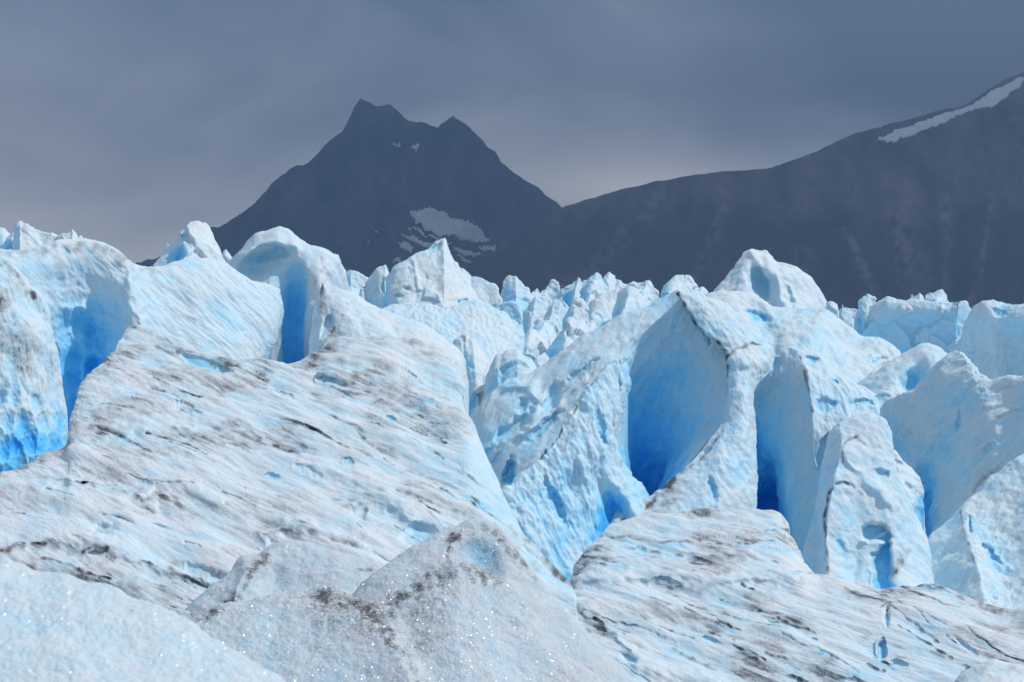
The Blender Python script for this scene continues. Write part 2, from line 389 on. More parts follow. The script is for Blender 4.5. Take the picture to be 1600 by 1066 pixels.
    for pn, poly in (patches or []):     # old snow lying on a slope: its own sheet with thickness
        qx = px + jx * 0.5 + jit(6., 5.5) * 3.0; qy = py + jy * 0.35 + jit(6., 2.2) * 2.0
        ins = inpoly(qx, qy, poly) & (front > 0.5)
        fm = ins[:-1, :-1] & ins[1:, :-1] & ins[1:, 1:] & ins[:-1, 1:]
        q = np.stack([idx[:-1, :-1], idx[1:, :-1], idx[1:, 1:], idx[:-1, 1:]], -1)[fm]
        if not len(q): continue
        used = np.unique(q); mp_ = np.full(nr * nc, -1); mp_[used] = np.arange(len(used))
        T = Pf[used] + Nn[used] * unit * 1.2; Bt = Pf[used] - Nn[used] * unit * 1.5; q = mp_[q]; n_ = len(used)
        e = np.concatenate([q[:, [0, 1]], q[:, [1, 2]], q[:, [2, 3]], q[:, [3, 0]]]); key = {}
        for a_, b_ in e.tolist():
            if (b_, a_) in key: del key[(b_, a_)]
            else: key[(a_, b_)] = 1
        be = np.array(list(key)); side = np.stack([be[:, 1], be[:, 0], be[:, 0] + n_, be[:, 1] + n_], -1)
        build_mesh(pn, np.concatenate([T, Bt]), np.concatenate([q, side]), {}, SNOW, o)
    return o
SNOW = snow_mat()

# ================================================================ far setting
FLOW = (1.0, -0.80, -0.37)          # the way meltwater grooves run on the big slope
ROCK_A = rock_mat('dark_rock', 3.6, (0.010, 0.013, 0.022), (0.10, 0.11, 0.145))
ROCK_B = rock_mat('brown_rock', 2.4, (0.13, 0.105, 0.10), (0.38, 0.32, 0.29))
def zero(px, py, jit): return 0 * px
prof = [(150, 440), (215, 409), (240, 403), (285, 385), (312, 354), (326, 349), (340, 351), (360, 338), (376, 330), (396, 315), (424, 285), (458, 259), (476, 254), (508, 226), (536, 203), (549, 178), (562, 152), (576, 159), (588, 165), (610, 164), (622, 173), (640, 187), (664, 192), (684, 197), (696, 189), (708, 180), (724, 192), (740, 206), (754, 216), (764, 230), (776, 238), (783, 251), (820, 280), (842, 295), (878, 324), (930, 360), (1000, 420)]
def mrow(f, yb, rr):
    return [(x + (620 - x) * -0.05 * f, y + (yb - y) * f, rr(x, f)) for x, y in prof]
def mrel(x, f):
    c = 90 * math.exp(-((x - 640 - 60 * f) / 60.) ** 2) * f + 70 * math.exp(-((x - 480 + 80 * f) / 45.) ** 2) * f - 80 * math.exp(-((x - 560) / 50.) ** 2) * f - 60 * math.exp(-((x - 760) / 50.) ** 2) * f
    return c
form('mountain', (600, 300, 8000), (0.0, 1.1), [mrow(f, 620, mrel) for f in (0, 0.12, 0.3, 0.55, 1.0)], kind='structure',
     label='dark twin-peaked rock mountain fading into the storm haze behind the glacier', disp=[('r', 70, 12, (0, 1, 3)), ('r', 26, 5, (0.1, 1, 3)), ('r', 9, 3.2), ('r', 20, 3)], back=(120, -400), step=2.0, csharp=list(range(37)), sharp=[0], mat=ROCK_A, veg=zero, crestfix=36, floor=-900,
     patches=[('snow_patch', [(640, 328), (668, 325), (690, 331), (712, 338), (732, 348), (748, 356), (768, 376), (742, 379), (716, 376), (700, 369), (682, 366), (664, 360), (646, 347)]),
              ('snow_patch', [(608, 227), (616, 217), (629, 212), (624, 222)]), ('snow_patch', [(641, 230), (662, 227), (657, 236), (649, 243)]),
              ('snow_patch', [(622, 378), (634, 375), (648, 386), (640, 394), (624, 388)]),
              ('snow_patch', [(634, 350), (664, 363), (690, 375), (712, 382), (700, 384), (668, 372), (636, 356)]),
              ('snow_patch', [(620, 362), (650, 370), (676, 382), (690, 390), (668, 388), (640, 376)]),
              ('snow_patch', [(706, 382), (738, 392), (760, 404), (736, 400), (712, 392)]),
              ('snow_patch', [(747, 383), (772, 378), (776, 388), (756, 392)]),
              ('snow_patch', [(700, 395), (722, 400), (745, 412), (724, 410)]),
              ('snow_patch', [(614, 404), (632, 400), (626, 412), (614, 412)]),
              ('snow_patch', [(584, 360), (593, 358), (590, 365)]), ('snow_patch', [(566, 374), (582, 371), (574, 378)])])
pr2 = [(640, 520), (700, 470), (738, 440), (764, 410), (800, 378), (840, 350), (878, 326), (920, 310), (960, 298), (1000, 289), (1050, 279), (1110, 270), (1165, 264), (1205, 259), (1240, 250), (1290, 230), (1330, 210), (1372, 198), (1420, 185), (1470, 172), (1510, 164), (1535, 146), (1560, 130), (1600, 111), (1660, 80), (1740, 20)]
def mrel2(x, f):
    s = 0
    for c, a, wd in ((850, 60, 50), (1010, -50, 60), (1130, 70, 50), (1250, -60, 50), (1350, -30, 30), (1400, 60, 30), (1460, -60, 30), (1530, 70, 40), (1620, -60, 50)):
        s += a * math.exp(-((x - c - 70 * f) / wd) ** 2)
    return s * f
def veg2(px, py, jit):
    t = py + 40 * jit(70., 1.) + 16 * jit(20., 2.)
    g = np.exp(-((px - 1400 - (py - 330) * 0.25 + 10 * jit(30., 4.)) / 24.) ** 2) + np.exp(-((px - 1478 + 8 * jit(26., 6.)) / 10.) ** 2) + np.exp(-((px - 1262 - (py - 330) * -0.1) / 16.) ** 2) * (py > 380) + 0.8 * np.exp(-((px - 1010 + (py - 330) * 1.0 + 14 * jit(30., 7.)) / 26.) ** 2)
    g = g + np.exp(-((px - 1340 - (py - 400) * 0.35 + 9 * jit(22., 12.)) / 9.) ** 2) * (py > 350) + np.exp(-((px - 1550 + (py - 330) * 0.2 + 9 * jit(24., 13.)) / 8.) ** 2) + 0.7 * np.exp(-((px - 1130 + (py - 330) * .4 + 12 * jit(26., 14.)) / 9.) ** 2)
    up = 0.60 + 0.14 * jit(60., 15.) + 0.10 * jit(14., 16.)
    return np.clip(up + (1 - up) * sstep(300, 360, t) - 0.75 * np.clip(g, 0, 1) * sstep(290, 340, t) * sstep(-0.6, 0.3, jit(14., 9.)), 0, 1)
form('mountain_slope', (1200, 400, 5200), (-0.15, 1.25), [[(x - 40 * f, y + (640 - y) * f, mrel2(x, f)) for x, y in pr2] for f in (0, 0.1, 0.3, 0.6, 1.0)], kind='structure',
     label='long dark brown mountain shoulder rising to the right edge with a streak of snow', disp=[('r', 80, 9, (-.1, 1, 3)), ('r', 26, 3, (-.1, 1, 3)), ('n', 9, .5), ('r', 8, 2.6)], back=(100, -500), step=2.2, mat=ROCK_B, veg=veg2, crestfix=70, sharp=[0], floor=-700,
     patches=[('snow_patch', [(1366, 219), (1398, 203), (1438, 189), (1474, 178), (1500, 169), (1519, 163), (1534, 152), (1552, 142), (1576, 129), (1592, 120), (1604, 120), (1592, 138), (1570, 154), (1548, 167), (1522, 173), (1498, 183), (1464, 198), (1424, 211), (1396, 219)]),
              ('snow_patch', [(1597, 120), (1640, 92), (1650, 100), (1604, 130)])])
# bed of the glacier under all the ridges
gx, gy = np.meshgrid(np.linspace(-1, 1, 240), np.linspace(0, 1, 400)); gY = 6 * (260 / 6.) ** gy
P = np.stack([gx * (12 + gY * 0.75), gY, np.minimum(-9.5, -0.055 * gY)], -1).reshape(-1, 3)
P[:, 2] += fbm(P / (0.18 * np.maximum(P[:, 1:2], 12) + 1), 3, 4) * (0.3 + P[:, 1] * 0.004)
ii = np.arange(400 * 240).reshape(400, 240)
tag(build_mesh('glacier_bed', P, np.stack([ii[:-1, :-1], ii[:-1, 1:], ii[1:, 1:], ii[1:, :-1]], -1).reshape(-1, 4), {'dirt': 0 * P[:, 0], 'blue': 0 * P[:, 0] + 0.55}, ice_mat(0.02)), kind='structure')
# valley floor out to the mountains
P = np.array([(-16000, 300, -420), (16000, 300, -420), (16000, 22000, -380), (-16000, 22000, -380)], float)
tag(build_mesh('valley_floor', P, np.array([[0, 1, 2, 3]]), {'veg': np.ones(4)}, ROCK_B, smooth=False), kind='structure')

# ================================================================ glacier, back to front
ICE = [('n', 55, 5), ('n', 17, 2.2), ('r', 8, 0.9)]
RIP = [('n', 60, 4), ('w', 9, 2.2), ('n', 14, 1.5)]
GR = 'ice spires crowded along the skyline'
def serac(name, pts, foot, Y, label, arete=None, relief=0.45, b0=0.2, group=None, ky=0.5, kx=0.0, bl=0.35, marks=(), br=0.0, cat='serac', dirt=0.05, rough=1.0, skew=0):
    """jagged block: pts = silhouette from left foot to right foot, a blunt arete in the middle runs to the foot"""
    RS_ = np.random.RandomState(int(abs(pts[1][0]) * 7 + Y)); w0 = pts[-1][0] - pts[0][0]; fine = []
    for (xa, ya), (xb, yb) in zip(pts[:-1], pts[1:]):
        fine.append((xa, ya)); t = RS_.uniform(.35, .65); j = min(0.045 * w0, 2.6) * rough
        if xb - xa > 5: fine.append((xa + (xb - xa) * t, ya + (yb - ya) * t + RS_.uniform(-j, j)))
    pts = fine + [tuple(pts[-1])]; xs = [p[0] for p in pts]; ys = [p[1] for p in pts]
    wd = max(xs) - min(xs); top = min(ys); ax = arete if arete is not None else xs[ys.index(top)]
    rows = []
    for f in (0.0, 0.10, 0.35, 0.7, 1.0):
        row = []
        for x, y in pts:
            tri = max(0.0, 1 - abs(x - ax) / (0.55 * wd)); rr = relief * wd * tri * min(1, f * 2.2) + 0.2 * wd * f
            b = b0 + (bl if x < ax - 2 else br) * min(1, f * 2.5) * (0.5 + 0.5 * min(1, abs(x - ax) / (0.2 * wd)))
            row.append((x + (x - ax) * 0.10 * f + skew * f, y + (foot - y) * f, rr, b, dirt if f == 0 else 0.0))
        rows.append(row)
    u = max(14, wd * 0.35)
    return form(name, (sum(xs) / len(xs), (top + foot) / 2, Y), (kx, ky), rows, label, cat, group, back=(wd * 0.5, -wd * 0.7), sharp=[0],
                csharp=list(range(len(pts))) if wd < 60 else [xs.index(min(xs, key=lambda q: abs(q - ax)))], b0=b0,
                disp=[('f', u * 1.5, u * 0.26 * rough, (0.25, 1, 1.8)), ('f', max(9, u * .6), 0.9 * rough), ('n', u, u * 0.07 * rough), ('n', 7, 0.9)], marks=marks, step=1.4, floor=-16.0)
# --- skyline left
serac('serac', [(-40, 372), (-15, 356), (5, 358), (18, 372), (24, 392)], 420, 120, 'broad blue ice block cut by the left edge of the photo', 2, group=GR)
serac('serac', [(4, 386), (12, 370), (20, 362), (26, 361), (30, 392)], 420, 110, 'narrow blue spire just left of the tall white wedge', 20, group=GR)
serac('serac', [(25, 386), (27, 360), (31, 345), (42, 348), (56, 356), (74, 366), (90, 370), (96, 392)], 420, 95, 'tall white wedge of ice at far left with a sheer left edge', 31, bl=0.4, group=GR, b0=0.08)
serac('serac', [(86, 388), (92, 372), (100, 366), (113, 358), (124, 366), (136, 378), (152, 386)], 420, 90, 'small white peak right of the tall wedge at far left', 112, group=GR, b0=0.08)
serac('serac', [(236, 424), (254, 398), (268, 376), (284, 355), (300, 353), (318, 354), (328, 366), (336, 382), (345, 402), (360, 420)], 450, 62, 'blunt white serac standing alone on the left skyline with a blue hollow', 296,
      marks=[('e', 279, 398, 13, 24, 38, 14, 0.45, 0), ('e', 287, 364, 4, 9, 20, 6, 0.3, 0), ('d', [(310, 378), (330, 400), (345, 418)], 2.5, 0.35), ('r', [(283, 372), (292, 395), (282, 420)], 5, 10)], bl=0.12, relief=0.5, group=GR, b0=0.1)
serac('serac', [(342, 410), (346, 396), (352, 389), (358, 396), (364, 412)], 430, 75, 'tiny pointed spire right of the lone blunt serac', 351, group=GR)
serac('serac', [(514, 440), (520, 398), (524, 394), (531, 408), (541, 426), (548, 440)], 470, 70, 'slim upright spire against the hump, right of its summit', 524, group=GR)
serac('serac', [(530, 446), (536, 428), (548, 421), (560, 428), (574, 436), (580, 455)], 490, 68, 'low white block between the hump and the leaning spire', 547, group=GR)
serac('serac', [(560, 468), (566, 448), (578, 434), (592, 420), (602, 414), (607, 428), (610, 450), (612, 490)], 510, 66, 'leaning white spire just left of the big pyramid', 602, bl=0.05, br=0.3, group=GR, b0=0.15)
# --- the big pyramid and the rippled apron in front of it
form('ice_pyramid', (690, 440, 60), (0.25, 0.8), [
    [(598, 484, -40, .9), (605, 432, -25, .3), (620, 416, -10), (640, 402, 0), (661, 391, 0), (680, 379, 0), (695, 371, 0), (701, 388, 0), (712, 408, 0), (728, 436, -6), (742, 456, -14), (760, 478, -20), (790, 500, -30)],
    [(600, 486, -22, .7), (607, 436, -5), (621, 420, 5), (641, 407, 8), (662, 397, 9), (681, 390, 7), (694, 384, 12), (699, 394, 10), (710, 414, 8), (725, 441, 0), (740, 460, -8), (758, 482, -14), (788, 504, -24)],
    [(602, 488, -8, .5), (612, 452, 12), (626, 440, 22), (645, 432, 26), (664, 424, 24), (682, 418, 24), (694, 416, 30), (702, 424, 24), (714, 440, 18), (724, 455, 10), (740, 470, 2), (758, 490, -6), (786, 508, -16)],
    [(605, 490, 0, .4), (622, 470, 30), (634, 468, 36), (650, 464, 36), (668, 460, 36), (684, 456, 36), (694, 454, 40), (704, 456, 34), (714, 462, 28), (724, 472, 18), (742, 486, 8), (758, 500, 0), (786, 516, -10)],
    [(608, 520, 20, .3), (622, 520, 50), (634, 520, 56), (650, 520, 56), (668, 520, 56), (684, 520, 56), (694, 520, 60), (704, 520, 54), (714, 522, 46), (724, 524, 36), (742, 528, 26), (758, 536, 10), (786, 544, 0)]],
    'tall white ice pyramid with a pointed blue-hollowed tip on the skyline', 'serac', GR, back=(90, -120), sharp=[0], csharp=[1, 4, 6], b0=0.1, disp=[('n', 34, 2.2), ('f', 30, 2.5), ('w', 10, .8), ('n', 8, 1.0)],
    marks=[('p', [(660, 394), (676, 384), (692, 374), (693, 386), (686, 396), (672, 398)], 9, .3, 5), ('p', [(656, 466), (664, 450), (678, 444), (692, 462), (694, 474), (674, 470)], -9, .1, 5), ('e', 655, 455, 4, 3, 0, 5, .3, 0), ('e', 622, 462, 8, 4, 0, 7, .25, .1), ('e', 636, 452, 7, 4, 10, 7, .25, .1), ('e', 724, 470, 9, 4, -25, 7, .3, 0), ('d', [(607, 434), (625, 440), (645, 446)], 6, .08), ('r', [(644, 402), (652, 430), (656, 458)], 3, 4)], floor=-16)
form('ice_apron', (700, 500, 52), (0.3, 1.1), [
    [(570, 500, -20), (589, 487, 0), (616, 475, 0), (653, 474, 0), (694, 480, 0), (721, 473, 0), (742, 470, 0), (770, 480, -6), (800, 500, -16), (819, 524, -30)],
    [(570, 510, -14), (592, 500, 8), (620, 492, 12), (655, 492, 14), (695, 496, 14), (722, 492, 12), (745, 490, 8), (772, 500, 2), (800, 515, -8), (818, 535, -24)],
    [(575, 530, -8), (600, 522, 20), (626, 520, 28), (660, 520, 30), (698, 522, 30), (726, 522, 26), (750, 520, 20), (774, 525, 10), (800, 535, 0), (816, 550, -20)],
    [(580, 580, 10), (604, 580, 50), (630, 590, 60), (664, 590, 62), (700, 590, 62), (728, 590, 58), (752, 590, 48), (776, 590, 34), (800, 590, 20), (816, 590, 0)]],
    'rippled white ice apron spread at the foot of the tall pyramid', 'ice slope', sharp=[0], b0=0.2, disp=[('n', 50, 4), ('w', 7.5, 3.6, (0.15, 0.3, 1, 2.0)), ('n', 7, 1)], floor=-16, back=(40, -80))
# --- skyline middle
serac('serac', [(716, 452), (719, 418), (727, 420), (738, 430), (756, 437), (772, 445), (784, 470)], 520, 80, 'sloping white block just right of the tall pyramid', 724, group=GR, bl=.1, b0=.12)
serac('serac', [(778, 470), (786, 446), (796, 432), (806, 429), (816, 440), (824, 452), (832, 474)], 530, 84, 'rounded white spire flanked by two blue gaps, right of the pyramid', 808, relief=.6, bl=.5, br=.35, group=GR, b0=.1)
serac('serac', [(768, 494), (772, 476), (790, 473), (808, 474), (813, 490), (818, 520)], 550, 58, 'square pale ice block with a fluted face below the rounded spire', 775, relief=.2, b0=.28, bl=0, group=GR)
sk = [([(838, 470), (846, 452), (855, 446), (863, 439), (872, 441), (876, 466)], 500, 96, 'small blue block with a flat slanted top, first right of the dip', 848),
      ([(868, 474), (880, 452), (893, 442), (904, 432), (914, 446), (918, 478)], 510, 90, 'white spire with a slanted left edge, left of the double summit', 905),
      ([(900, 480), (910, 436), (922, 427), (932, 423), (942, 430), (950, 445), (956, 480)], 520, 86, 'left summit of the double-topped white block on the middle skyline', 926),
      ([(936, 478), (944, 430), (953, 422), (960, 430), (968, 440), (982, 452), (988, 480)], 520, 88, 'right summit of the double-topped white block on the middle skyline', 950),
      ([(972, 474), (980, 446), (990, 441), (1000, 444), (1006, 470)], 500, 100, 'small white knob right of the double summit', 985),
      ([(998, 474), (1003, 443), (1011, 439), (1018, 446), (1028, 456), (1034, 478)], 500, 98, 'small white tooth left of the flat-topped block', 1010),
      ([(1030, 480), (1040, 449), (1052, 435), (1064, 433), (1074, 434), (1082, 446), (1092, 462), (1096, 480)], 500, 92, 'flat-topped white block behind the great ridge summit', 1050),
      ([(1082, 476), (1090, 450), (1098, 446), (1106, 452), (1112, 462), (1116, 480)], 500, 94, 'small blue knob left of the massive right serac', 1096)]
for p_, f_, y_, l_, a_ in sk: serac('serac', p_, f_, y_, l_, a_, group=GR, bl=.45, b0=.16, relief=.8, skew=-16)
md = [([(812, 510), (824, 484), (838, 462), (850, 466), (858, 500)], 560, 70, 'jagged pale block in the icefall below the dip of the skyline', 836),
      ([(846, 520), (852, 492), (866, 468), (878, 462), (888, 480), (894, 520)], 560, 66, 'tall pale block in the icefall with a blue left side', 868),
      ([(884, 500), (892, 478), (902, 466), (910, 468), (918, 486), (922, 516)], 550, 64, 'upright pillar in the icefall under the double summit', 903),
      ([(908, 512), (922, 480), (942, 458), (960, 452), (976, 458), (984, 490), (990, 520)], 550, 72, 'leaning slab in the icefall right of the pillar', 925),
      ([(950, 520), (962, 478), (972, 458), (986, 444), (998, 450), (1014, 466), (1024, 482), (1040, 510)], 530, 62, 'triangular blue-faced block left of the great ridge summit', 980),
      ([(796, 560), (812, 532), (832, 512), (846, 516), (862, 540), (870, 566)], 590, 54, 'white block low in the icefall behind the ridge flank', 830),
      ([(860, 556), (872, 520), (890, 500), (912, 500), (924, 516), (930, 548)], 590, 52, 'rounded white block low in the icefall beside the grey ridge crest', 892),
      ([(820, 540), (834, 508), (852, 494), (868, 506), (880, 540)], 580, 58, 'squat white block in the middle of the icefall', 850)]
for i_, (p_, f_, y_, l_, a_) in enumerate(md): serac('serac', p_, f_, y_, l_, a_, group='blocks of the icefall below the skyline', bl=.45, b0=.16, relief=.8, br=.05, rough=1.0, skew=-20)
RSH = np.random.RandomState(12)
def shard_label(x, y, w, lean):
    nb_ = ('the rounded blue-gapped spire', 'the flat slanted block', 'the slanted white spire', 'the double summit', 'the small white knob')[min(4, max(0, int((x - 800) / 44)))]
    row_ = 'just below' if y < 475 else ('midway down the icefall under' if y < 500 else 'low in the icefall under')
    look = ('broad' if w > 22 else 'slim') + (' upright' if abs(lean) < 3 else (' left-leaning' if lean < 0 else ' right-leaning'))
    k = look + row_ + nb_; LB[k] = LB.get(k, 0) + 1
    return '%s ice shard %s %s%s' % (look, row_, nb_, '' if LB[k] == 1 else (', the lower one' if LB[k] == 2 else ', the lowest one'))
LB = {}
for i_ in range(18):
    x_ = RSH.uniform(806, 1030); top_ = 452 + (i_ % 5) * 17 + RSH.uniform(-6, 6) - max(0, x_ - 950) * 0.25; w_ = RSH.uniform(15, 29); h_ = w_ * RSH.uniform(.8, 1.4); lean = RSH.uniform(-.5, .6) * w_
    if top_ > 560 - (x_ - 800) * 0.42: continue
    serac('ice_shard', [(x_ - w_, top_ + h_), (x_ - w_ * .6 + lean * .6, top_ + h_ * RSH.uniform(.2, .5)), (x_ + lean, top_), (x_ + w_ * .45 + lean * .6, top_ + h_ * RSH.uniform(.1, .4)), (x_ + w_, top_ + h_)], top_ + h_ * 1.7 + 14, 94 - (top_ - 440) * 0.36 - RSH.uniform(0, 4),
          shard_label(x_, top_, w_, lean), group='small shards of the icefall', bl=RSH.uniform(.15, .55), br=RSH.uniform(0, .3), b0=RSH.uniform(.1, .3), rough=0.9, relief=RSH.uniform(.5, .9), cat='ice shard', skew=RSH.uniform(-26, -8))
# --- skyline right
form('serac', (1200, 440, 78), (0.1, 0.7), [
    [(1100, 484, -40), (1113, 459, -14), (1132, 434, -6), (1150, 413, 0), (1163, 394, 0), (1174, 389, 0), (1186, 394, 0), (1196, 391, 0), (1208, 401, 0), (1222, 408, 0), (1236, 414, 0), (1256, 424, -4), (1276, 445, -12), (1292, 474, -30), (1296, 500, -60)],
    [(1102, 488, -30), (1116, 466, 0), (1136, 442, 6), (1153, 422, 10), (1166, 404, 10), (1176, 400, 10), (1188, 404, 8), (1198, 404, 10), (1210, 412, 10), (1222, 418, 10), (1236, 424, 8), (1255, 434, 4), (1272, 452, -4), (1288, 478, -22), (1292, 505, -50)],
    [(1106, 500, -10), (1122, 480, 16), (1140, 462, 26), (1156, 448, 30), (1168, 440, 26), (1180, 436, 6), (1192, 436, 4), (1204, 440, 22), (1216, 444, 30), (1228, 446, 26), (1240, 452, 24), (1254, 460, 16), (1268, 470, 6), (1282, 490, -14), (1288, 515, -40)],
    [(1112, 560, 10), (1130, 560, 50), (1146, 560, 60), (1160, 560, 64), (1172, 560, 60), (1184, 560, 40), (1196, 560, 36), (1208, 560, 50), (1220, 560, 60), (1232, 560, 56), (1244, 560, 54), (1256, 560, 46), (1268, 560, 34), (1280, 560, 10), (1286, 560, -20)]],
    'massive round-shouldered white serac, the tallest on the right skyline', 'serac', GR, sharp=[0], b0=0.1, disp=[('n', 40, 4), ('n', 13, 2), ('w', 9, 1)], back=(90, -140),
    marks=[('e', 1197, 452, 22, 40, -35, 22, .2, 0), ('e', 1232, 464, 8, 20, -15, 9, .12, 0), ('d', [(1118, 458), (1140, 432), (1160, 402)], 3, .22), ('r', [(1176, 395), (1190, 420), (1212, 440), (1222, 470)], 6, 9)], floor=-16)
sr = [([(1286, 500), (1292, 474), (1306, 473), (1312, 480), (1318, 500)], 540, 74, 'low white knob right of the massive serac', 1298),
      ([(1310, 500), (1316, 475), (1324, 480), (1340, 486), (1346, 510)], 540, 72, 'small white wedge left of the blue tower', 1318),
      ([(1336, 500), (1342, 470), (1350, 461), (1358, 459), (1367, 465), (1372, 480), (1374, 500)], 540, 70, 'small upright blue tower left of the broad wall', 1354),
      ([(1405, 490), (1418, 468), (1437, 456), (1442, 464), (1446, 490)], 500, 84, 'slanted slab poking up behind the broad wall, left one', 1436),
      ([(1440, 490), (1446, 460), (1458, 457), (1472, 453), (1479, 462), (1486, 490)], 500, 86, 'rounded block poking up behind the broad wall, right one', 1460)]
for p_, f_, y_, l_, a_ in sr: serac('serac', p_, f_, y_, l_, a_, group=GR, bl=.3, b0=.18)
form('ice_wall', (1430, 510, 62), (-0.1, 0.1), [
    [(1322, 540, -30), (1340, 524, -10), (1352, 500, -4), (1368, 476, 0), (1385, 467, 0), (1400, 469, 0), (1415, 472, 0), (1432, 471, 0), (1452, 473, 0), (1470, 471, 0), (1488, 473, 0), (1500, 468, 10), (1508, 472, 0), (1524, 488, -30), (1530, 510, -60)],
    [(1324, 544, -28), (1342, 528, -6), (1356, 506, 2), (1370, 486, 6), (1386, 479, 8), (1401, 480, 8), (1416, 483, 8), (1432, 482, 8), (1452, 482, 8), (1470, 482, 10), (1486, 484, 12), (1498, 482, 24), (1510, 490, 0), (1522, 505, -30), (1528, 520, -60)],
    [(1328, 560, -26), (1346, 545, -6), (1360, 530, 0), (1374, 520, 0), (1388, 516, -4), (1402, 515, -8), (1418, 516, -10), (1434, 516, -10), (1452, 516, -10), (1468, 518, -4), (1482, 520, 8), (1494, 522, 22), (1508, 530, -4), (1520, 540, -30), (1526, 555, -60)],
    [(1332, 620, -6), (1350, 620, 14), (1364, 620, 20), (1378, 620, 16), (1392, 620, 12), (1404, 620, 6), (1420, 620, 4), (1434, 620, 4), (1452, 620, 4), (1468, 620, 14), (1480, 620, 24), (1490, 620, 36), (1506, 620, 10), (1520, 620, -20), (1526, 620, -50)]],
    'broad pale blue upright ice wall on the right skyline with a ragged top', 'ice wall', sharp=[0], b0=0.26, disp=[('f', 34, 5), ('w', 11, 1.8), ('n', 30, 3, (0, 0, 1, 3)), ('r', 9, 1.0, (0.1, 1, 4)), ('n', 8, 1)], back=(30, -60), csharp=list(range(15)),
    marks=[('e', 1470, 487, 7, 12, 10, -6, -.3, 0), ('e', 1415, 484, 9, 7, 0, -5, -.3, 0), ('d', [(1500, 468), (1502, 486)], 2, .9), ('d', [(1500, 520), (1484, 555)], 2.5, .3), ('d', [(1380, 468), (1430, 472), (1490, 473)], 2, .25)], floor=-16)
form('ice_hump', (1570, 540, 50), (-0.35, 0.3), [
    [(1478, 575, -60), (1500, 535, -40), (1514, 500, -20), (1526, 484, -6), (1540, 477, 0), (1556, 475, 0), (1570, 479, 0), (1582, 483, 0), (1592, 481, 0), (1604, 477, 0), (1640, 470, 0), (1700, 480, 0)],
    [(1480, 585, -56), (1504, 545, -34), (1518, 512, -14), (1530, 496, 2), (1543, 488, 8), (1558, 486, 8), (1571, 490, 6), (1583, 494, 4), (1593, 494, 4), (1606, 492, 4), (1642, 486, 4), (1702, 496, 4)],
    [(1486, 600, -50), (1512, 575, -24), (1526, 550, -6), (1538, 540, 0), (1550, 535, 6), (1564, 534, 0), (1575, 534, -8), (1586, 535, -10), (1596, 535, -6), (1610, 535, 4), (1646, 535, 14), (1706, 540, 14)],
    [(1500, 660, -20), (1524, 650, 10), (1538, 640, 30), (1548, 640, 30), (1560, 640, 26), (1572, 640, 20), (1583, 640, 14), (1594, 640, 14), (1604, 640, 20), (1618, 640, 34), (1654, 640, 44), (1714, 640, 44)]],
    'rounded blue-shadowed ice hump at the right edge of the skyline', 'ice hump', b0=0.22, disp=[('n', 40, 5), ('w', 10, 1.2), ('r', 18, 3.5, (-0.55, 1, 5)), ('r', 7, .9, (-0.55, 1, 5))], marks=[('e', 1558, 488, 14, 6, 5, 5, .15, 0), ('d', [(1524, 488), (1556, 478)], 3, .2), ('d', [(1528, 542), (1512, 552)], 3, .4)], floor=-16)
# --- hump, slot and walls on the left
form('ice_hump', (450, 420, 38), (0.1, 0.5), [
    [(340, 440, -60), (357, 414, -20), (372, 394, -8), (396, 372, 0), (420, 360, 0), (441, 356, 0), (458, 362, 0), (472, 374, 0), (486, 384, 0), (508, 391, 0), (528, 405, -6), (536, 425, -24), (545, 455, -50), (550, 490, -80)],
    [(342, 446, -50), (362, 420, -4), (378, 402, 10), (400, 384, 18), (422, 374, 20), (442, 371, 20), (458, 376, 18), (471, 388, 16), (484, 398, 16), (502, 404, 16), (520, 418, 6), (530, 436, -16), (540, 462, -40), (546, 494, -70)],
    [(345, 460, -60), (368, 438, -26), (386, 424, -20), (406, 410, -14), (426, 402, -6), (444, 400, 4), (458, 404, 12), (470, 410, 18), (481, 418, 26), (496, 424, 28), (510, 434, 14), (522, 450, -6), (534, 474, -30), (540, 500, -60)],
    [(350, 480, -40), (376, 464, -10), (394, 452, -2), (410, 442, 4), (424, 432, 8), (440, 428, 4, .25), (460, 426, -6, .5), (476, 428, 4, .4), (487, 432, 28, .1), (500, 440, 34), (512, 452, 18), (522, 470, 0), (532, 490, -24), (540, 510, -56)],
    [(356, 520, -20), (380, 520, 20), (398, 505, 26), (412, 490, 20), (420, 478, 10, .35), (436, 474, -8, .56), (460, 472, -30, .74), (474, 474, -18, .7), (484, 478, 30, .15), (500, 482, 40), (514, 490, 26), (524, 505, 8), (534, 520, -10), (540, 540, -46)],
    [(360, 620, 0), (384, 620, 40), (400, 600, 44), (408, 590, 30), (410, 580, 10, .5), (430, 575, -14, .62), (458, 575, -46, .84), (473, 575, -26, .78), (480, 575, 40, .2), (496, 575, 56), (512, 575, 44), (526, 590, 26), (536, 600, 10), (540, 620, -30)]],
    'large rounded white ice hump with an overhanging brow, left of the mountain foot', 'ice hump', b0=0.14, disp=[('n', 50, 4.5), ('n', 16, 2), ('w', 9, 0.8)],
    marks=[('r', [(376, 398), (400, 386), (430, 380), (462, 386)], 7, 9), ('e', 420, 400, 42, 9, -14, 12, .22, 0), ('b', [(370, 425), (400, 420), (430, 425)], 14, .22), ('d', [(380, 402), (396, 394)], 3, .35), ('d', [(502, 405), (506, 420), (498, 428), (490, 450)], 3, .5)], floor=-12, back=(80, -130))
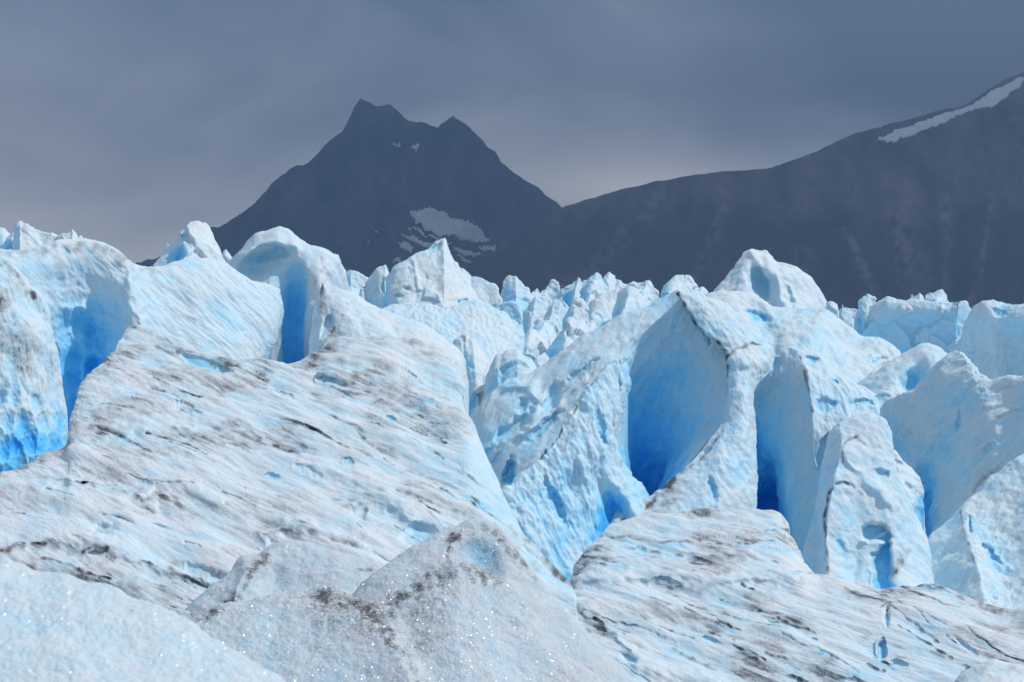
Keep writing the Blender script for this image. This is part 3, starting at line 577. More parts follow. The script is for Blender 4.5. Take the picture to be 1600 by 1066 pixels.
form('ice_wall', (230, 480, 32), (0.75, 0.35), [
    [(-120, 400, 0), (0, 392, 0), (48, 390, 0), (82, 382, 0), (108, 379, 0), (136, 380, 0), (160, 383, 0), (182, 393, 0), (198, 405, 0), (216, 413, 0), (244, 418, 0), (272, 413, 0), (304, 407, 0), (338, 410, 0), (372, 428, 0), (404, 443, 0), (428, 449, -6), (440, 456, -30)],
    [(-120, 420, 20), (0, 412, 20), (50, 408, 20), (84, 400, 12), (110, 398, 8), (138, 400, 4), (162, 403, 8), (184, 412, 14), (199, 424, 18), (218, 432, 16), (246, 436, 14), (274, 432, 14), (306, 426, 16), (340, 430, 16), (374, 446, 12), (406, 460, 10), (431, 466, 4), (444, 472, -30)],
    [(-120, 470, 30), (0, 460, 30), (54, 455, 24), (88, 450, 8), (112, 450, -8), (140, 450, -10), (164, 450, 4), (188, 456, 26), (203, 462, 38), (222, 466, 30), (250, 470, 24), (280, 470, 26), (312, 466, 30), (344, 470, 30), (376, 484, 26), (408, 492, 24), (430, 496, 14), (441, 500, -34)],
    [(-120, 540, 30), (0, 530, 30), (54, 520, 10), (88, 520, -20, .3), (114, 520, -44, .5), (144, 520, -40, .5), (170, 515, -14, .35), (198, 510, 28, .25), (212, 512, 54), (230, 514, 44), (256, 516, 36), (286, 518, 38), (318, 516, 42), (350, 520, 42), (378, 524, 40), (402, 528, 34), (421, 532, 18), (431, 536, -46)],
    [(-120, 620, 30), (0, 620, 30), (54, 620, -10, .5), (88, 610, -50, .62), (114, 600, -66, .7), (144, 590, -60, .68), (170, 580, -24, .5), (200, 570, 20, .3), (216, 570, 60), (236, 568, 56), (262, 568, 50), (290, 568, 50), (320, 568, 54), (350, 568, 54), (374, 568, 50), (392, 568, 44), (405, 570, 24), (414, 574, -44)],
    [(-120, 800, 50), (0, 800, 50), (54, 780, -20, .8), (88, 760, -60, .8), (114, 740, -80, .85), (144, 720, -70, .8), (170, 700, -40, .7), (200, 680, 10, .5), (216, 670, 80), (236, 660, 80), (262, 650, 80), (290, 650, 80), (320, 650, 84), (350, 650, 84), (378, 650, 80), (398, 650, 72), (410, 650, 50), (420, 650, -10)]],
    'long curved ice wall on the left, dirty along its crest and blue in its deep recess', 'ice wall', skirt='tbl', b0=0.17, disp=[('n', 70, 5), ('n', 18, 2.2, (0.7, .8, 3)), ('w', 8, .9), ('r', 9, 1.5, (0.7, .8, 6))], streak=((0.7, .8), 6, .32, 12),
    marks=[('d', [(-20, 396), (48, 394), (82, 388), (136, 385), (182, 397), (200, 412), (240, 423)], 12, .38), ('d', [(60, 410), (120, 400), (190, 420)], 22, .14), ('d', [(244, 420), (272, 415), (300, 410)], 9, .16), ('e', 100, 395, 8, 16, -25, 5, .25, 0), ('b', [(130, 500), (150, 540), (135, 600)], 28, .18),
           ('w', [(120, 520), (130, 580), (110, 660), (90, 720)], 46, 22, 26, .35), ('w', [(110, 440), (130, 480)], 34, 13, 5, .08), ('r', [(190, 400), (206, 440), (222, 500), (226, 540)], 8, 10)], floor=-12, back=(90, -160))
form('ice_buttress', (40, 560, 24), (0.5, 0.45), [
    [(-100, 396, 0), (-30, 396, 0), (0, 400, 0), (14, 412, 0), (30, 432, 0), (48, 452, 0), (62, 462, 0), (72, 474, 0), (78, 498, -6), (84, 530, -20)],
    [(-100, 430, 16), (-30, 430, 16), (0, 440, 16), (16, 456, 16), (34, 474, 14), (50, 490, 12), (64, 502, 6), (74, 515, -2), (82, 530, -12), (88, 550, -40)],
    [(-100, 500, 26), (-30, 500, 26), (0, 510, 28), (18, 520, 26), (36, 530, 26), (54, 540, 22), (68, 552, 12), (80, 562, -4), (90, 575, -24), (96, 590, -60)],
    [(-100, 600, 30), (-30, 600, 30), (0, 605, 34), (20, 610, 34, .3), (40, 615, 34), (60, 620, 28), (74, 628, 14), (88, 636, -8), (98, 648, -36), (104, 656, -70)],
    [(-100, 780, 60), (-30, 780, 60), (0, 780, 60, .6), (20, 780, 60, .6), (40, 780, 60, .6), (64, 780, 50, .6), (80, 780, 30, .6), (94, 780, 0, .6), (106, 780, -40, .7), (112, 780, -80, .8)]],
    'grimy grey ice buttress filling the left edge above the blue scalloped recess', 'ice buttress', b0=0.18, disp=[('n', 50, 5), ('w', 20, 4, (0.3, 0, -1, 2)), ('n', 11, 1.6), ('r', 6, 1, (0.3, 1, 5))], streak=((0.3, 1), 5, .55, 12), dn=.16,
    marks=[('d', [(0, 404), (30, 436), (50, 462), (58, 472)], 12, .4), ('d', [(-20, 430), (20, 500), (50, 560)], 40, .16), ('d', [(52, 455), (56, 470)], 3, .6), ('d', [(0, 480), (20, 510), (30, 560)], 16, .22), ('b', [(-30, 720), (20, 700), (60, 700), (100, 690)], 26, .35), ('w', [(-20, 660), (40, 670), (80, 690), (20, 720)], 60, 20, 22, .5), ('w', [(20, 560), (50, 600)], 40, 24, 9, .16)], floor=-12, back=(60, -200), csharp=[7])
form('ice_ridge', (560, 490, 29), (0.2, 1.0), [
    [(482, 560, -40, .3), (490, 500, -30, .2), (497, 455, -10), (503, 440, 0), (520, 446, 0), (548, 458, 0), (580, 474, 0), (610, 488, 0), (645, 502, 0), (685, 525, -6), (720, 552, -20), (730, 600, -60)],
    [(484, 565, -20, .3), (494, 510, -6, .2), (502, 470, 10), (510, 456, 14), (526, 460, 16), (552, 472, 16), (583, 486, 16), (612, 500, 16), (646, 514, 14), (684, 534, 8), (716, 560, -8), (728, 605, -50)],
    [(486, 570, 0, .2), (500, 530, 18), (514, 500, 20), (524, 490, 28), (540, 490, 34), (562, 498, 36), (588, 508, 36), (615, 520, 34), (646, 530, 30), (682, 546, 20), (712, 568, 4), (726, 610, -40)],
    [(488, 600, 20), (502, 590, 40), (520, 590, 56), (536, 590, 60), (552, 590, 64), (572, 600, 66), (595, 600, 66), (620, 600, 64), (650, 600, 58), (682, 610, 40), (708, 620, 20), (722, 640, -24)]],
    'grey-streaked ice ridge sloping down to the right from the deep blue slot', 'ice ridge', b0=0.12, disp=ICE, streak=(FLOW, 5, .5, 18), marks=[('p', [(502, 506), (510, 492), (519, 488), (523, 500), (516, 514), (504, 530), (498, 534)], 12, .35, 5), ('d', [(500, 440), (506, 470), (503, 486), (515, 500), (520, 512), (500, 545)], 4, .5), ('d', [(520, 520), (560, 520), (620, 525)], 10, .2)], floor=-12, back=(60, -120), csharp=[3])
# --- middle distance, right half
form('ice_ridge', (1250, 530, 46), (0.15, 0.9), [
    [(1070, 480, -20), (1095, 468, -4), (1113, 461, 0), (1146, 461, 0), (1168, 465, 0), (1190, 474, 0), (1208, 485, 0), (1236, 484, 0), (1262, 481, 0), (1287, 482, 0), (1306, 498, 0), (1328, 515, 0), (1342, 528, 0), (1363, 531, 0), (1391, 543, 0), (1408, 560, -10), (1412, 585, -50)],
    [(1070, 500, -10), (1095, 486, 8), (1115, 478, 12), (1148, 478, 14), (1170, 480, 4, .3), (1192, 490, 2, .3), (1208, 500, 14), (1232, 500, 16), (1256, 498, 18), (1280, 500, 18), (1300, 512, 16), (1320, 528, 14), (1338, 542, 12), (1358, 546, 12), (1382, 556, 10), (1400, 570, 0), (1408, 592, -40)],
    [(1072, 540, 10), (1096, 530, 28), (1118, 520, 34), (1150, 515, 34), (1172, 514, 24), (1194, 520, 20, .25), (1208, 530, 20, .3), (1228, 528, 34), (1250, 525, 40), (1272, 525, 44), (1292, 535, 42), (1312, 548, 38), (1330, 562, 36), (1348, 570, 34), (1368, 578, 30), (1386, 590, 16), (1400, 605, -20)],
    [(1074, 620, 60), (1098, 620, 80), (1120, 620, 90), (1152, 620, 90), (1174, 620, 80), (1194, 620, 70), (1208, 620, 70), (1224, 620, 80), (1246, 620, 90), (1266, 620, 96), (1284, 620, 96), (1304, 625, 90), (1322, 630, 86), (1340, 632, 80), (1358, 636, 70), (1376, 640, 50), (1394, 650, 20)]],
    'streaked white ice ridge falling away to the right below the massive serac', 'ice ridge', b0=0.19, disp=[('n', 50, 5), ('n', 16, 2), ('r', 9, 1.2, (-.75, .6, 6)), ('w', 9, .6)], marks=[('e', 1182, 494, 22, 9, 10, 10, .2, 0), ('d', [(1282, 484), (1274, 500), (1262, 512)], 3, .3), ('d', [(1388, 548), (1400, 562), (1372, 574), (1350, 600)], 3, .55), ('e', 1376, 566, 16, 7, -15, 8, .15, 0)], streak=((-0.75, .6), 6, .18, 11), floor=-14)
form('ice_ridge', (1440, 570, 42), (-0.1, 0.8), [
    [(1320, 640, -30), (1343, 602, -6), (1362, 590, 0), (1384, 575, 0), (1408, 558, 0), (1430, 547, 0), (1450, 540, 0), (1465, 544, 0), (1480, 556, 0), (1492, 575, -20)],
    [(1324, 650, -20), (1350, 612, 10), (1370, 602, 14), (1392, 588, 16), (1415, 572, 14), (1434, 562, 12), (1452, 558, 12), (1466, 560, 12), (1480, 570, 6), (1490, 588, -14)],
    [(1330, 660, 0), (1358, 630, 26), (1378, 622, 30), (1400, 610, 24), (1420, 602, 0, .35), (1440, 590, 0, .35), (1456, 585, 22), (1468, 585, 26), (1480, 592, 18), (1488, 605, 0)],
    [(1340, 700, 30), (1366, 680, 60), (1386, 680, 66), (1404, 680, 60), (1422, 680, 40), (1440, 680, 40), (1456, 680, 60), (1468, 680, 66), (1478, 680, 60), (1486, 680, 40)]],
    'low streaked ice ridge with a blue hollow in front of the broad upright wall', 'ice ridge', b0=0.20, disp=[('n', 50, 5), ('n', 16, 2), ('r', 9, 1.2, (-.7, .65, 6)), ('w', 9, .6)], streak=((-0.7, .65), 6, .18, 11), marks=[('d', [(1384, 575), (1366, 600), (1345, 606)], 3, .35), ('d', [(1465, 546), (1480, 560)], 3, .25), ('e', 1424, 596, 14, 26, 35, 14, .12, 0)], floor=-14)
serac('ice_mound', [(696, 580), (703, 552), (714, 532), (726, 525), (738, 530), (749, 546), (760, 560), (770, 580), (774, 612)], 640, 42, 'narrow rounded ice mound with a blue left face, first beside the long grey slope', 738, relief=.5, bl=.35, b0=.12, group='small mounds in the trough behind the grey slope', skew=10)
serac('ice_mound', [(764, 612), (769, 580), (778, 555), (790, 546), (808, 541), (832, 546), (852, 552), (870, 570), (880, 600)], 650, 40, 'wider ice mound with a blue gap on its left, second beside the grey slope', 812, relief=.45, bl=.3, b0=.12, group='small mounds in the trough behind the grey slope')
H = [
    [(716, 690, -50), (732, 655, -20), (748, 636, -6), (768, 614, 0), (790, 593, 0), (822, 586, 0), (846, 574, 0), (880, 546, 0), (915, 521, 0), (950, 504, 0), (985, 489, 0), (1008, 479, 0), (1032, 464, 0), (1050, 456, 0), (1058, 455, 0), (1066, 460, 0), (1080, 482, 0)],
    [(722, 705, -44), (738, 680, -10), (755, 660, 10), (776, 640, 18), (800, 622, 20), (830, 610, 20), (858, 597, 16), (888, 572, 16), (922, 548, 18), (955, 532, 18), (986, 514, 14), (1008, 504, 10, .2), (1030, 496, 8, .28), (1048, 492, 6, .3), (1062, 490, 6, .25), (1078, 492, 4, .2), (1094, 510, 0, .1)],
    [(728, 722, -40), (745, 705, -4), (765, 690, 22), (790, 675, 34), (815, 660, 38), (842, 645, 34), (868, 628, 30), (896, 604, 34), (926, 582, 40), (952, 566, 44), (970, 556, 36, .2), (990, 548, 4, .28), (1018, 544, -16, .36), (1046, 542, -24, .36), (1074, 540, -22, .3), (1104, 540, -12, .2), (1133, 552, 0, .1)],
    [(738, 742, -40), (758, 732, -4), (778, 720, 30), (802, 706, 44), (828, 694, 50), (854, 680, 50), (878, 662, 50), (902, 645, 56), (930, 626, 62), (952, 618, 66), (964, 616, 54, .25), (978, 616, -28, .60), (1006, 616, -66, .67), (1040, 614, -76, .60), (1074, 612, -62, .46), (1108, 608, -36, .26), (1136, 602, 0, .12)],
    [(752, 765, -40), (770, 756, 0), (790, 748, 36), (814, 738, 54), (838, 728, 62), (864, 715, 66), (888, 700, 70), (912, 688, 76), (936, 678, 80), (954, 674, 84), (963, 674, 70, .3), (978, 680, -46, .76), (1002, 684, -98, .83), (1034, 684, -106, .76), (1066, 680, -82, .6), (1098, 672, -44, .35), (1129, 655, 0, .15)],
    [(770, 790, -30), (786, 785, 10), (804, 778, 46), (828, 770, 64), (850, 760, 74), (876, 750, 80), (900, 738, 84), (924, 730, 90), (946, 724, 94), (962, 722, 98), (972, 724, 84, .3), (985, 738, -50, .88), (1002, 745, -140, .95), (1022, 744, -145, .88), (1042, 738, -95, .68), (1062, 726, -44, .45), (1084, 712, 0, .2)],
    [(800, 870, 0), (815, 870, 40), (830, 870, 70), (850, 860, 90), (870, 850, 100), (892, 840, 104), (915, 832, 108), (940, 828, 112), (965, 822, 116), (985, 812, 120), (994, 800, 100, .4), (998, 796, -60, 1.0), (1004, 800, -180, 1.0), (1010, 800, -180, 1.0), (1016, 798, -100, .8), (1022, 792, -40, .5), (1028, 782, 0, .3)]]
form('ice_hollow', (1000, 600, 33), (0.0, 0.75), H, 'great spoon-shaped blue hollow under a pointed white crest', 'ice hollow', b0=0.21, disp=[('n', 60, 4), ('r', 30, 3.4, (-0.5, .85, 5)), ('n', 14, 1.2), ('r', 7, .6, (-0.6, .8, 6)), ('w', 8, .4)], streak=((-0.7, .7), 6, .28, 11),
     marks=[('r', [(790, 600), (826, 600), (846, 632), (830, 668)], 9, 10), ('e', 814, 634, 8, 12, 30, 9, .16, 0), ('e', 862, 620, 12, 24, 30, 16, .2, 0), ('r', [(745, 700), (780, 690), (835, 668), (885, 616), (915, 590)], 6, 9), ('e', 800, 672, 50, 12, -40, 16, .12, 0), ('e', 850, 668, 40, 8, -42, 12, .15, 0), ('e', 796, 738, 9, 26, 12, 26, .45, 0), ('e', 770, 722, 20, 7, -48, 10, .1, 0), ('e', 905, 585, 44, 7, -38, 10, .1, 0), ('b', [(790, 660), (760, 700)], 16, .12), ('d', [(838, 575), (880, 552), (915, 524), (966, 506)], 9, .16), ('d', [(836, 578), (852, 562)], 2, .5), ('d', [(1058, 455), (1070, 478), (1084, 500), (1094, 514), (1118, 532), (1132, 548)], 3.5, .85),
            ('d', [(1056, 457), (1080, 486)], 5, .2)], back=(50, -70), csharp=[10], floor=-14)
form('ice_ridge', (1120, 620, 32), (0.25, 0.85), [
    [(1057, 458, 0), (1076, 456, 0), (1098, 460, 0), (1124, 468, -4), (1150, 482, -10), (1176, 505, -20), (1196, 530, -30)],
    [(1074, 482, 0), (1090, 482, 4), (1110, 486, 8), (1136, 496, 6), (1160, 510, 0), (1184, 525, -10), (1206, 545, -26)],
    [(1093, 512, 0), (1108, 512, 6), (1128, 516, 10), (1150, 524, 8), (1170, 530, 4), (1190, 540, -4), (1210, 562, -26)],
    [(1133, 549, 0), (1140, 548, 8), (1152, 546, 14), (1166, 548, 14), (1180, 552, 12), (1194, 560, 4), (1206, 580, -24)],
    [(1137, 600, 0), (1144, 600, 12), (1152, 600, 20), (1160, 600, 22), (1168, 600, 20), (1174, 602, 10), (1180, 606, -12)],
    [(1130, 655, 0), (1139, 655, 16), (1148, 655, 24), (1157, 655, 28), (1166, 655, 26), (1174, 655, 14), (1180, 656, -10)],
    [(1088, 712, 4), (1106, 710, 22), (1124, 708, 34), (1140, 708, 38), (1156, 706, 36), (1170, 706, 22), (1183, 706, 0)],
    [(1046, 750, 8), (1072, 756, 30), (1098, 760, 44), (1122, 760, 48), (1146, 758, 46), (1166, 758, 30), (1184, 758, 6)],
    [(1000, 783, 14), (1030, 800, 40), (1060, 810, 56), (1092, 815, 62), (1124, 815, 60), (1156, 812, 44), (1184, 808, 20)],
    [(940, 828, 24), (970, 850, 60), (1010, 870, 80), (1060, 880, 90), (1110, 880, 90), (1150, 880, 80), (1184, 870, 50)]],
    'white ice ridge between the great blue hollow and the dark blue slot', 'ice ridge', back=None, skirt='b', wrapl=(14, 6, -70, .3), wrapr=(-4, 4, -90, .8), sharp=[3], b0=0.19, disp=[('n', 40, 4), ('n', 14, 2), ('r', 14, 1.6, (0.35, 1, 4)), ('w', 9, .7)], streak=((0.35, 1), 4, .2, 12),
    marks=[('d', [(1058, 458), (1074, 484), (1093, 514), (1118, 530), (1133, 548), (1137, 570), (1136, 590)], 3.2, 1.0), ('d', [(1134, 560), (1150, 545), (1176, 537), (1190, 538)], 3, .8), ('d', [(1130, 672), (1110, 700), (1086, 722), (1050, 748), (1020, 770)], 3, .7), ('d', [(1050, 752), (1020, 785), (985, 806), (960, 822)], 8, .75), ('d', [(1060, 775), (1030, 800), (1000, 815)], 9, .5),
           ('e', 1112, 765, 8, 22, -12, 9, .3, .3), ('e', 1150, 560, 34, 12, 15, -6, 0, 0), ('e', 1198, 620, 8, 5, 0, 7, .3, 0)], floor=-14)
form('ice_fin', (1250, 680, 35), (0.0, 0.7), [
    [(1146, 610, -60), (1160, 590, -20), (1182, 576, -6), (1200, 564, 0), (1214, 554, 0), (1229, 545, 0), (1244, 540, 0), (1262, 544, 0), (1278, 551, 0), (1291, 563, 0), (1310, 581, 0), (1330, 598, 0), (1360, 607, 0), (1394, 612, 0), (1430, 617, 0)],
    [(1150, 625, -60, .3), (1166, 604, -26, .2), (1186, 592, -14, .2), (1203, 582, -8, .25), (1217, 573, 0, .25), (1232, 562, 8, .2), (1251, 556, 18), (1266, 562, 16), (1282, 570, 16), (1298, 582, 16), (1316, 598, 16), (1336, 612, 14), (1362, 622, 14), (1396, 628, 14), (1430, 632, 14)],
    [(1158, 650, -80, .6), (1172, 638, -70, .5), (1190, 630, -60, .55), (1206, 620, -44, .45), (1222, 612, -20, .35), (1240, 602, 6, .25), (1262, 594, 34), (1276, 600, 32), (1292, 608, 30), (1306, 618, 30), (1322, 630, 30), (1342, 642, 28), (1366, 650, 28), (1398, 654, 26), (1430, 658, 24)],
    [(1166, 700, -100, .8), (1178, 695, -110, .8), (1194, 690, -86, .78), (1210, 680, -58, .58), (1228, 668, -30, .36), (1247, 656, 4, .26), (1269, 644, 46), (1284, 648, 40), (1298, 655, 42), (1311, 664, 44), (1326, 672, 44), (1344, 680, 44), (1368, 686, 44), (1400, 690, 40), (1430, 692, 36)],
    [(1170, 755, -130, .95), (1182, 755, -160, 1), (1198, 750, -160, .95), (1214, 742, -110, .7), (1232, 732, -50, .42), (1250, 720, -6, .3), (1270, 708, 40, .2), (1286, 706, 50), (1302, 706, 56), (1316, 710, 58), (1330, 716, 60), (1346, 722, 60), (1368, 726, 60), (1400, 730, 56), (1430, 730, 50)],
    [(1172, 810, -150, 1), (1186, 812, -230, 1), (1204, 812, -230, 1), (1219, 806, -130, .9), (1236, 796, -50, .5), (1252, 786, 0, .35), (1270, 775, 36, .25), (1286, 770, 56), (1302, 770, 66), (1316, 770, 70), (1330, 770, 74), (1346, 775, 76), (1368, 780, 76), (1400, 785, 72), (1430, 785, 66)],
    [(1174, 920, -100, 1), (1190, 920, -200, 1), (1212, 920, -180, 1), (1228, 920, -100, .8), (1246, 920, -20, .5), (1260, 915, 30, .4), (1276, 910, 60, .3), (1292, 905, 90), (1306, 900, 100), (1320, 900, 104), (1334, 900, 106), (1350, 900, 108), (1372, 900, 108), (1400, 900, 104), (1430, 900, 100)]],
    'sharp curved ice fin whose left face drops into the darkest blue slot', 'ice fin', b0=0.22, disp=[('n', 50, 4), ('r', 26, 3.4, (0.12, 1, 5)), ('n', 14, 1.5), ('r', 7, .7, (0.12, 1, 5))], csharp=[6], sharp=[0], floor=-14,
    marks=[('d', [(1250, 556), (1259, 580), (1264, 610), (1269, 643)], 2.6, .85), ('p', [(1271, 622), (1290, 618), (1312, 624), (1306, 636), (1292, 646), (1275, 646)], 8, .22, 7), ('p', [(1256, 556), (1270, 555), (1284, 562), (1272, 570), (1260, 566)], 8, .25, 3), ('e', 1305, 596, 6, 3, 0, 4, .2, 0), ('p', [(1280, 690), (1296, 672), (1300, 690), (1290, 715), (1278, 736), (1274, 715)], 14, .2, 5), ('d', [(1276, 700), (1271, 735)], 2.5, .6), ('d', [(1292, 676), (1280, 692)], 2.5, .6), ('e', 1249, 600, 4, 7, 0, -4, -.3, 0), ('e', 1212, 574, 6, 18, 20, 7, .15, 0),
           ('e', 1350, 628, 20, 6, 0, 8, .15, .3), ('e', 1380, 622, 14, 8, 0, 8, .2, .2), ('e', 1400, 645, 22, 7, -5, 8, .12, .3)])
form('ice_slope', (1520, 750, 30), (-0.95, 0.75), [
    [(1376, 640, -60), (1400, 624, -20), (1425, 616, 0), (1440, 600, 0), (1460, 577, 0), (1479, 556, 0), (1498, 549, 0), (1515, 562, 0), (1534, 585, 0), (1548, 595, 0), (1568, 592, 0), (1592, 589, 0), (1640, 592, 0), (1700, 592, 0)],
    [(1382, 670, -50, .4), (1404, 652, -14, .2), (1428, 644, 6), (1448, 632, 10), (1468, 614, 14), (1488, 600, 16), (1506, 594, 18), (1522, 604, 22), (1540, 622, 20), (1556, 628, 14), (1576, 626, 8), (1598, 624, 8), (1640, 625, 8), (1704, 626, 8)],
    [(1388, 710, -60, .6), (1410, 696, -34, .4), (1432, 684, -6), (1454, 672, 8), (1476, 660, 12), (1496, 650, 16), (1515, 645, 22), (1532, 650, 24), (1549, 664, 24), (1564, 668, 18), (1582, 668, 14), (1602, 666, 14), (1644, 668, 16), (1708, 670, 16)],
    [(1400, 770, -50, .5), (1420, 762, -40, .4), (1440, 748, -46, .45), (1460, 732, -26, .3), (1480, 716, 4), (1500, 706, 16), (1518, 703, 24), (1536, 708, 26), (1553, 718, 28), (1570, 724, 22), (1588, 724, 22), (1608, 722, 26), (1648, 724, 28), (1712, 726, 28)],
    [(1418, 812, -30, .4), (1432, 818, -50, .6), (1443, 824, -70, .75), (1462, 806, -24, .3), (1484, 788, 10), (1502, 776, 26), (1520, 770, 32), (1538, 774, 36), (1556, 780, 34), (1574, 784, 28), (1592, 784, 32), (1612, 784, 38), (1652, 786, 42), (1716, 788, 42)],
    [(1420, 870, 20), (1436, 862, 24), (1452, 854, 24), (1470, 846, 34), (1488, 838, 46), (1505, 832, 30), (1520, 836, 30), (1537, 842, 22), (1555, 846, 26), (1574, 848, 34), (1592, 848, 42), (1612, 848, 52), (1654, 850, 58), (1718, 852, 58)],
    [(1420, 990, 80), (1438, 990, 84), (1456, 990, 90), (1474, 990, 96), (1492, 990, 104), (1510, 990, 110), (1528, 990, 100), (1546, 990, 96), (1562, 990, 96), (1580, 990, 100), (1600, 990, 106), (1620, 990, 112), (1660, 990, 118), (1720, 990, 120)]],
    'broad blue-shadowed ice slope at the right edge, scored by fine diagonal grooves', 'ice slope', b0=0.2, disp=[('n', 46, 5), ('r', 22, 4.2, (-0.72, .69, 5)), ('r', 8, 2.0, (-0.72, .69, 6)), ('w', 9, 1.0)], streak=((-0.72, .69), 7, .26, 10), floor=-14,
    marks=[('d', [(1528, 600), (1536, 622), (1540, 640)], 5, .35), ('d', [(1555, 655), (1575, 645), (1600, 640)], 4, .55), ('d', [(1568, 605), (1590, 603)], 4, .35), ('d', [(1503, 800), (1508, 815), (1514, 835), (1520, 860)], 4, .6), ('e', 1545, 700, 14, 5, -40, 7, .1, .2), ('e', 1497, 655, 4, 18, 8, 7, .2, 0), ('b', [(1450, 740), (1444, 820)], 14, .25), ('b', [(1480, 640), (1470, 700)], 24, .12),
           ('e', 1534, 870, 26, 8, 50, 9, .2, 0), ('d', [(1520, 770), (1530, 745), (1560, 730)], 4, .25), ('e', 1545, 880, 34, 7, 45, 8, .15, 0), ('r', [(1400, 705), (1428, 742), (1446, 770)], 10, 16), ('r', [(1392, 655), (1420, 668)], 9, 8)])
form('ice_rib', (1415, 760, 28), (-0.2, 0.8), [
    [(1366, 720, -30), (1382, 700, -8), (1395, 704, 0), (1410, 717, 0), (1426, 732, 0), (1437, 748, 0), (1443, 775, -10), (1444, 805, -30)],
    [(1370, 740, -10), (1386, 722, 8), (1398, 724, 14), (1411, 734, 16), (1424, 746, 14), (1433, 762, 6), (1438, 785, -8), (1441, 812, -26)],
    [(1376, 780, 10), (1390, 765, 26), (1402, 766, 34), (1413, 772, 34), (1422, 782, 28), (1429, 794, 16), (1435, 806, 0), (1439, 822, -16)],
    [(1390, 880, 60), (1402, 875, 70), (1412, 874, 76), (1420, 876, 74), (1427, 880, 66), (1433, 884, 50), (1438, 890, 30), (1442, 900, 10)]],
    'short lumpy white ice rib wedged between the arched ridge and the right-hand slope', 'ice rib', b0=.18, disp=[('n', 26, 4), ('n', 11, 2), ('w', 9, 1.2)], streak=((-.5, .85), 5, .2, 11), floor=-14, back=(24, -40),
    marks=[('e', 1402, 722, 10, 5, 30, 6, .15, .2), ('e', 1420, 760, 9, 5, 40, 6, .12, .2), ('b', [(1440, 780), (1440, 830)], 7, .5)])
form('ice_ridge', (1530, 850, 26.5), (-0.35, 0.9), [
    [(1416, 925, -30), (1434, 880, -10), (1455, 842, -4), (1478, 815, 0), (1500, 789, 0), (1526, 764, 0), (1553, 741, 0), (1580, 722, 0), (1610, 704, 0), (1700, 680, 0)],
    [(1420, 932, -10), (1440, 892, 6), (1462, 860, 14), (1484, 836, 22), (1503, 812, 32), (1529, 794, 12), (1556, 772, 6), (1584, 754, 6), (1614, 740, 8), (1704, 726, 8)],
    [(1426, 940, 6), (1448, 908, 20), (1470, 884, 30), (1491, 862, 40), (1511, 842, 52), (1535, 830, 24), (1561, 814, 12), (1589, 802, 12), (1618, 792, 18), (1708, 786, 18)],
    [(1434, 955, 20), (1456, 932, 34), (1479, 914, 44), (1501, 898, 56), (1525, 880, 68), (1548, 874, 42), (1571, 866, 26), (1596, 858, 26), (1624, 850, 34), (1714, 850, 34)],
    [(1440, 1020, 60), (1462, 1010, 76), (1486, 1005, 90), (1512, 1000, 104), (1545, 990, 112), (1566, 990, 96), (1588, 990, 84), (1610, 990, 84), (1636, 990, 90), (1726, 990, 90)]],
    'grooved ice ridge with a grimy crooked crest, in front of the shaded right slope', 'ice ridge', b0=.2, csharp=[4], disp=[('n', 44, 5), ('r', 20, 3.4, (-.72, .69, 5)), ('w', 13, 2.2), ('r', 8, 1.4, (-.72, .69, 6)), ('n', 8, .8)], streak=((-.72, .69), 6, .3, 10), floor=-14, back=(30, -60),
    marks=[('d', [(1500, 790), (1503, 812), (1511, 842), (1524, 880)], 4, .55), ('d', [(1500, 789), (1526, 766), (1556, 742)], 4, .3), ('p', [(1511, 806), (1518, 806), (1521, 832), (1513, 836)], 8, .32, 3), ('e', 1548, 866, 26, 7, 52, 9, .12, 0), ('b', [(1530, 830), (1570, 880)], 14, .14),
           ('p', [(1428, 902), (1436, 893), (1446, 890), (1455, 896), (1456, 906)], 7, .22, 3), ('d', [(1420, 905), (1436, 890), (1456, 892)], 2.5, .4)])
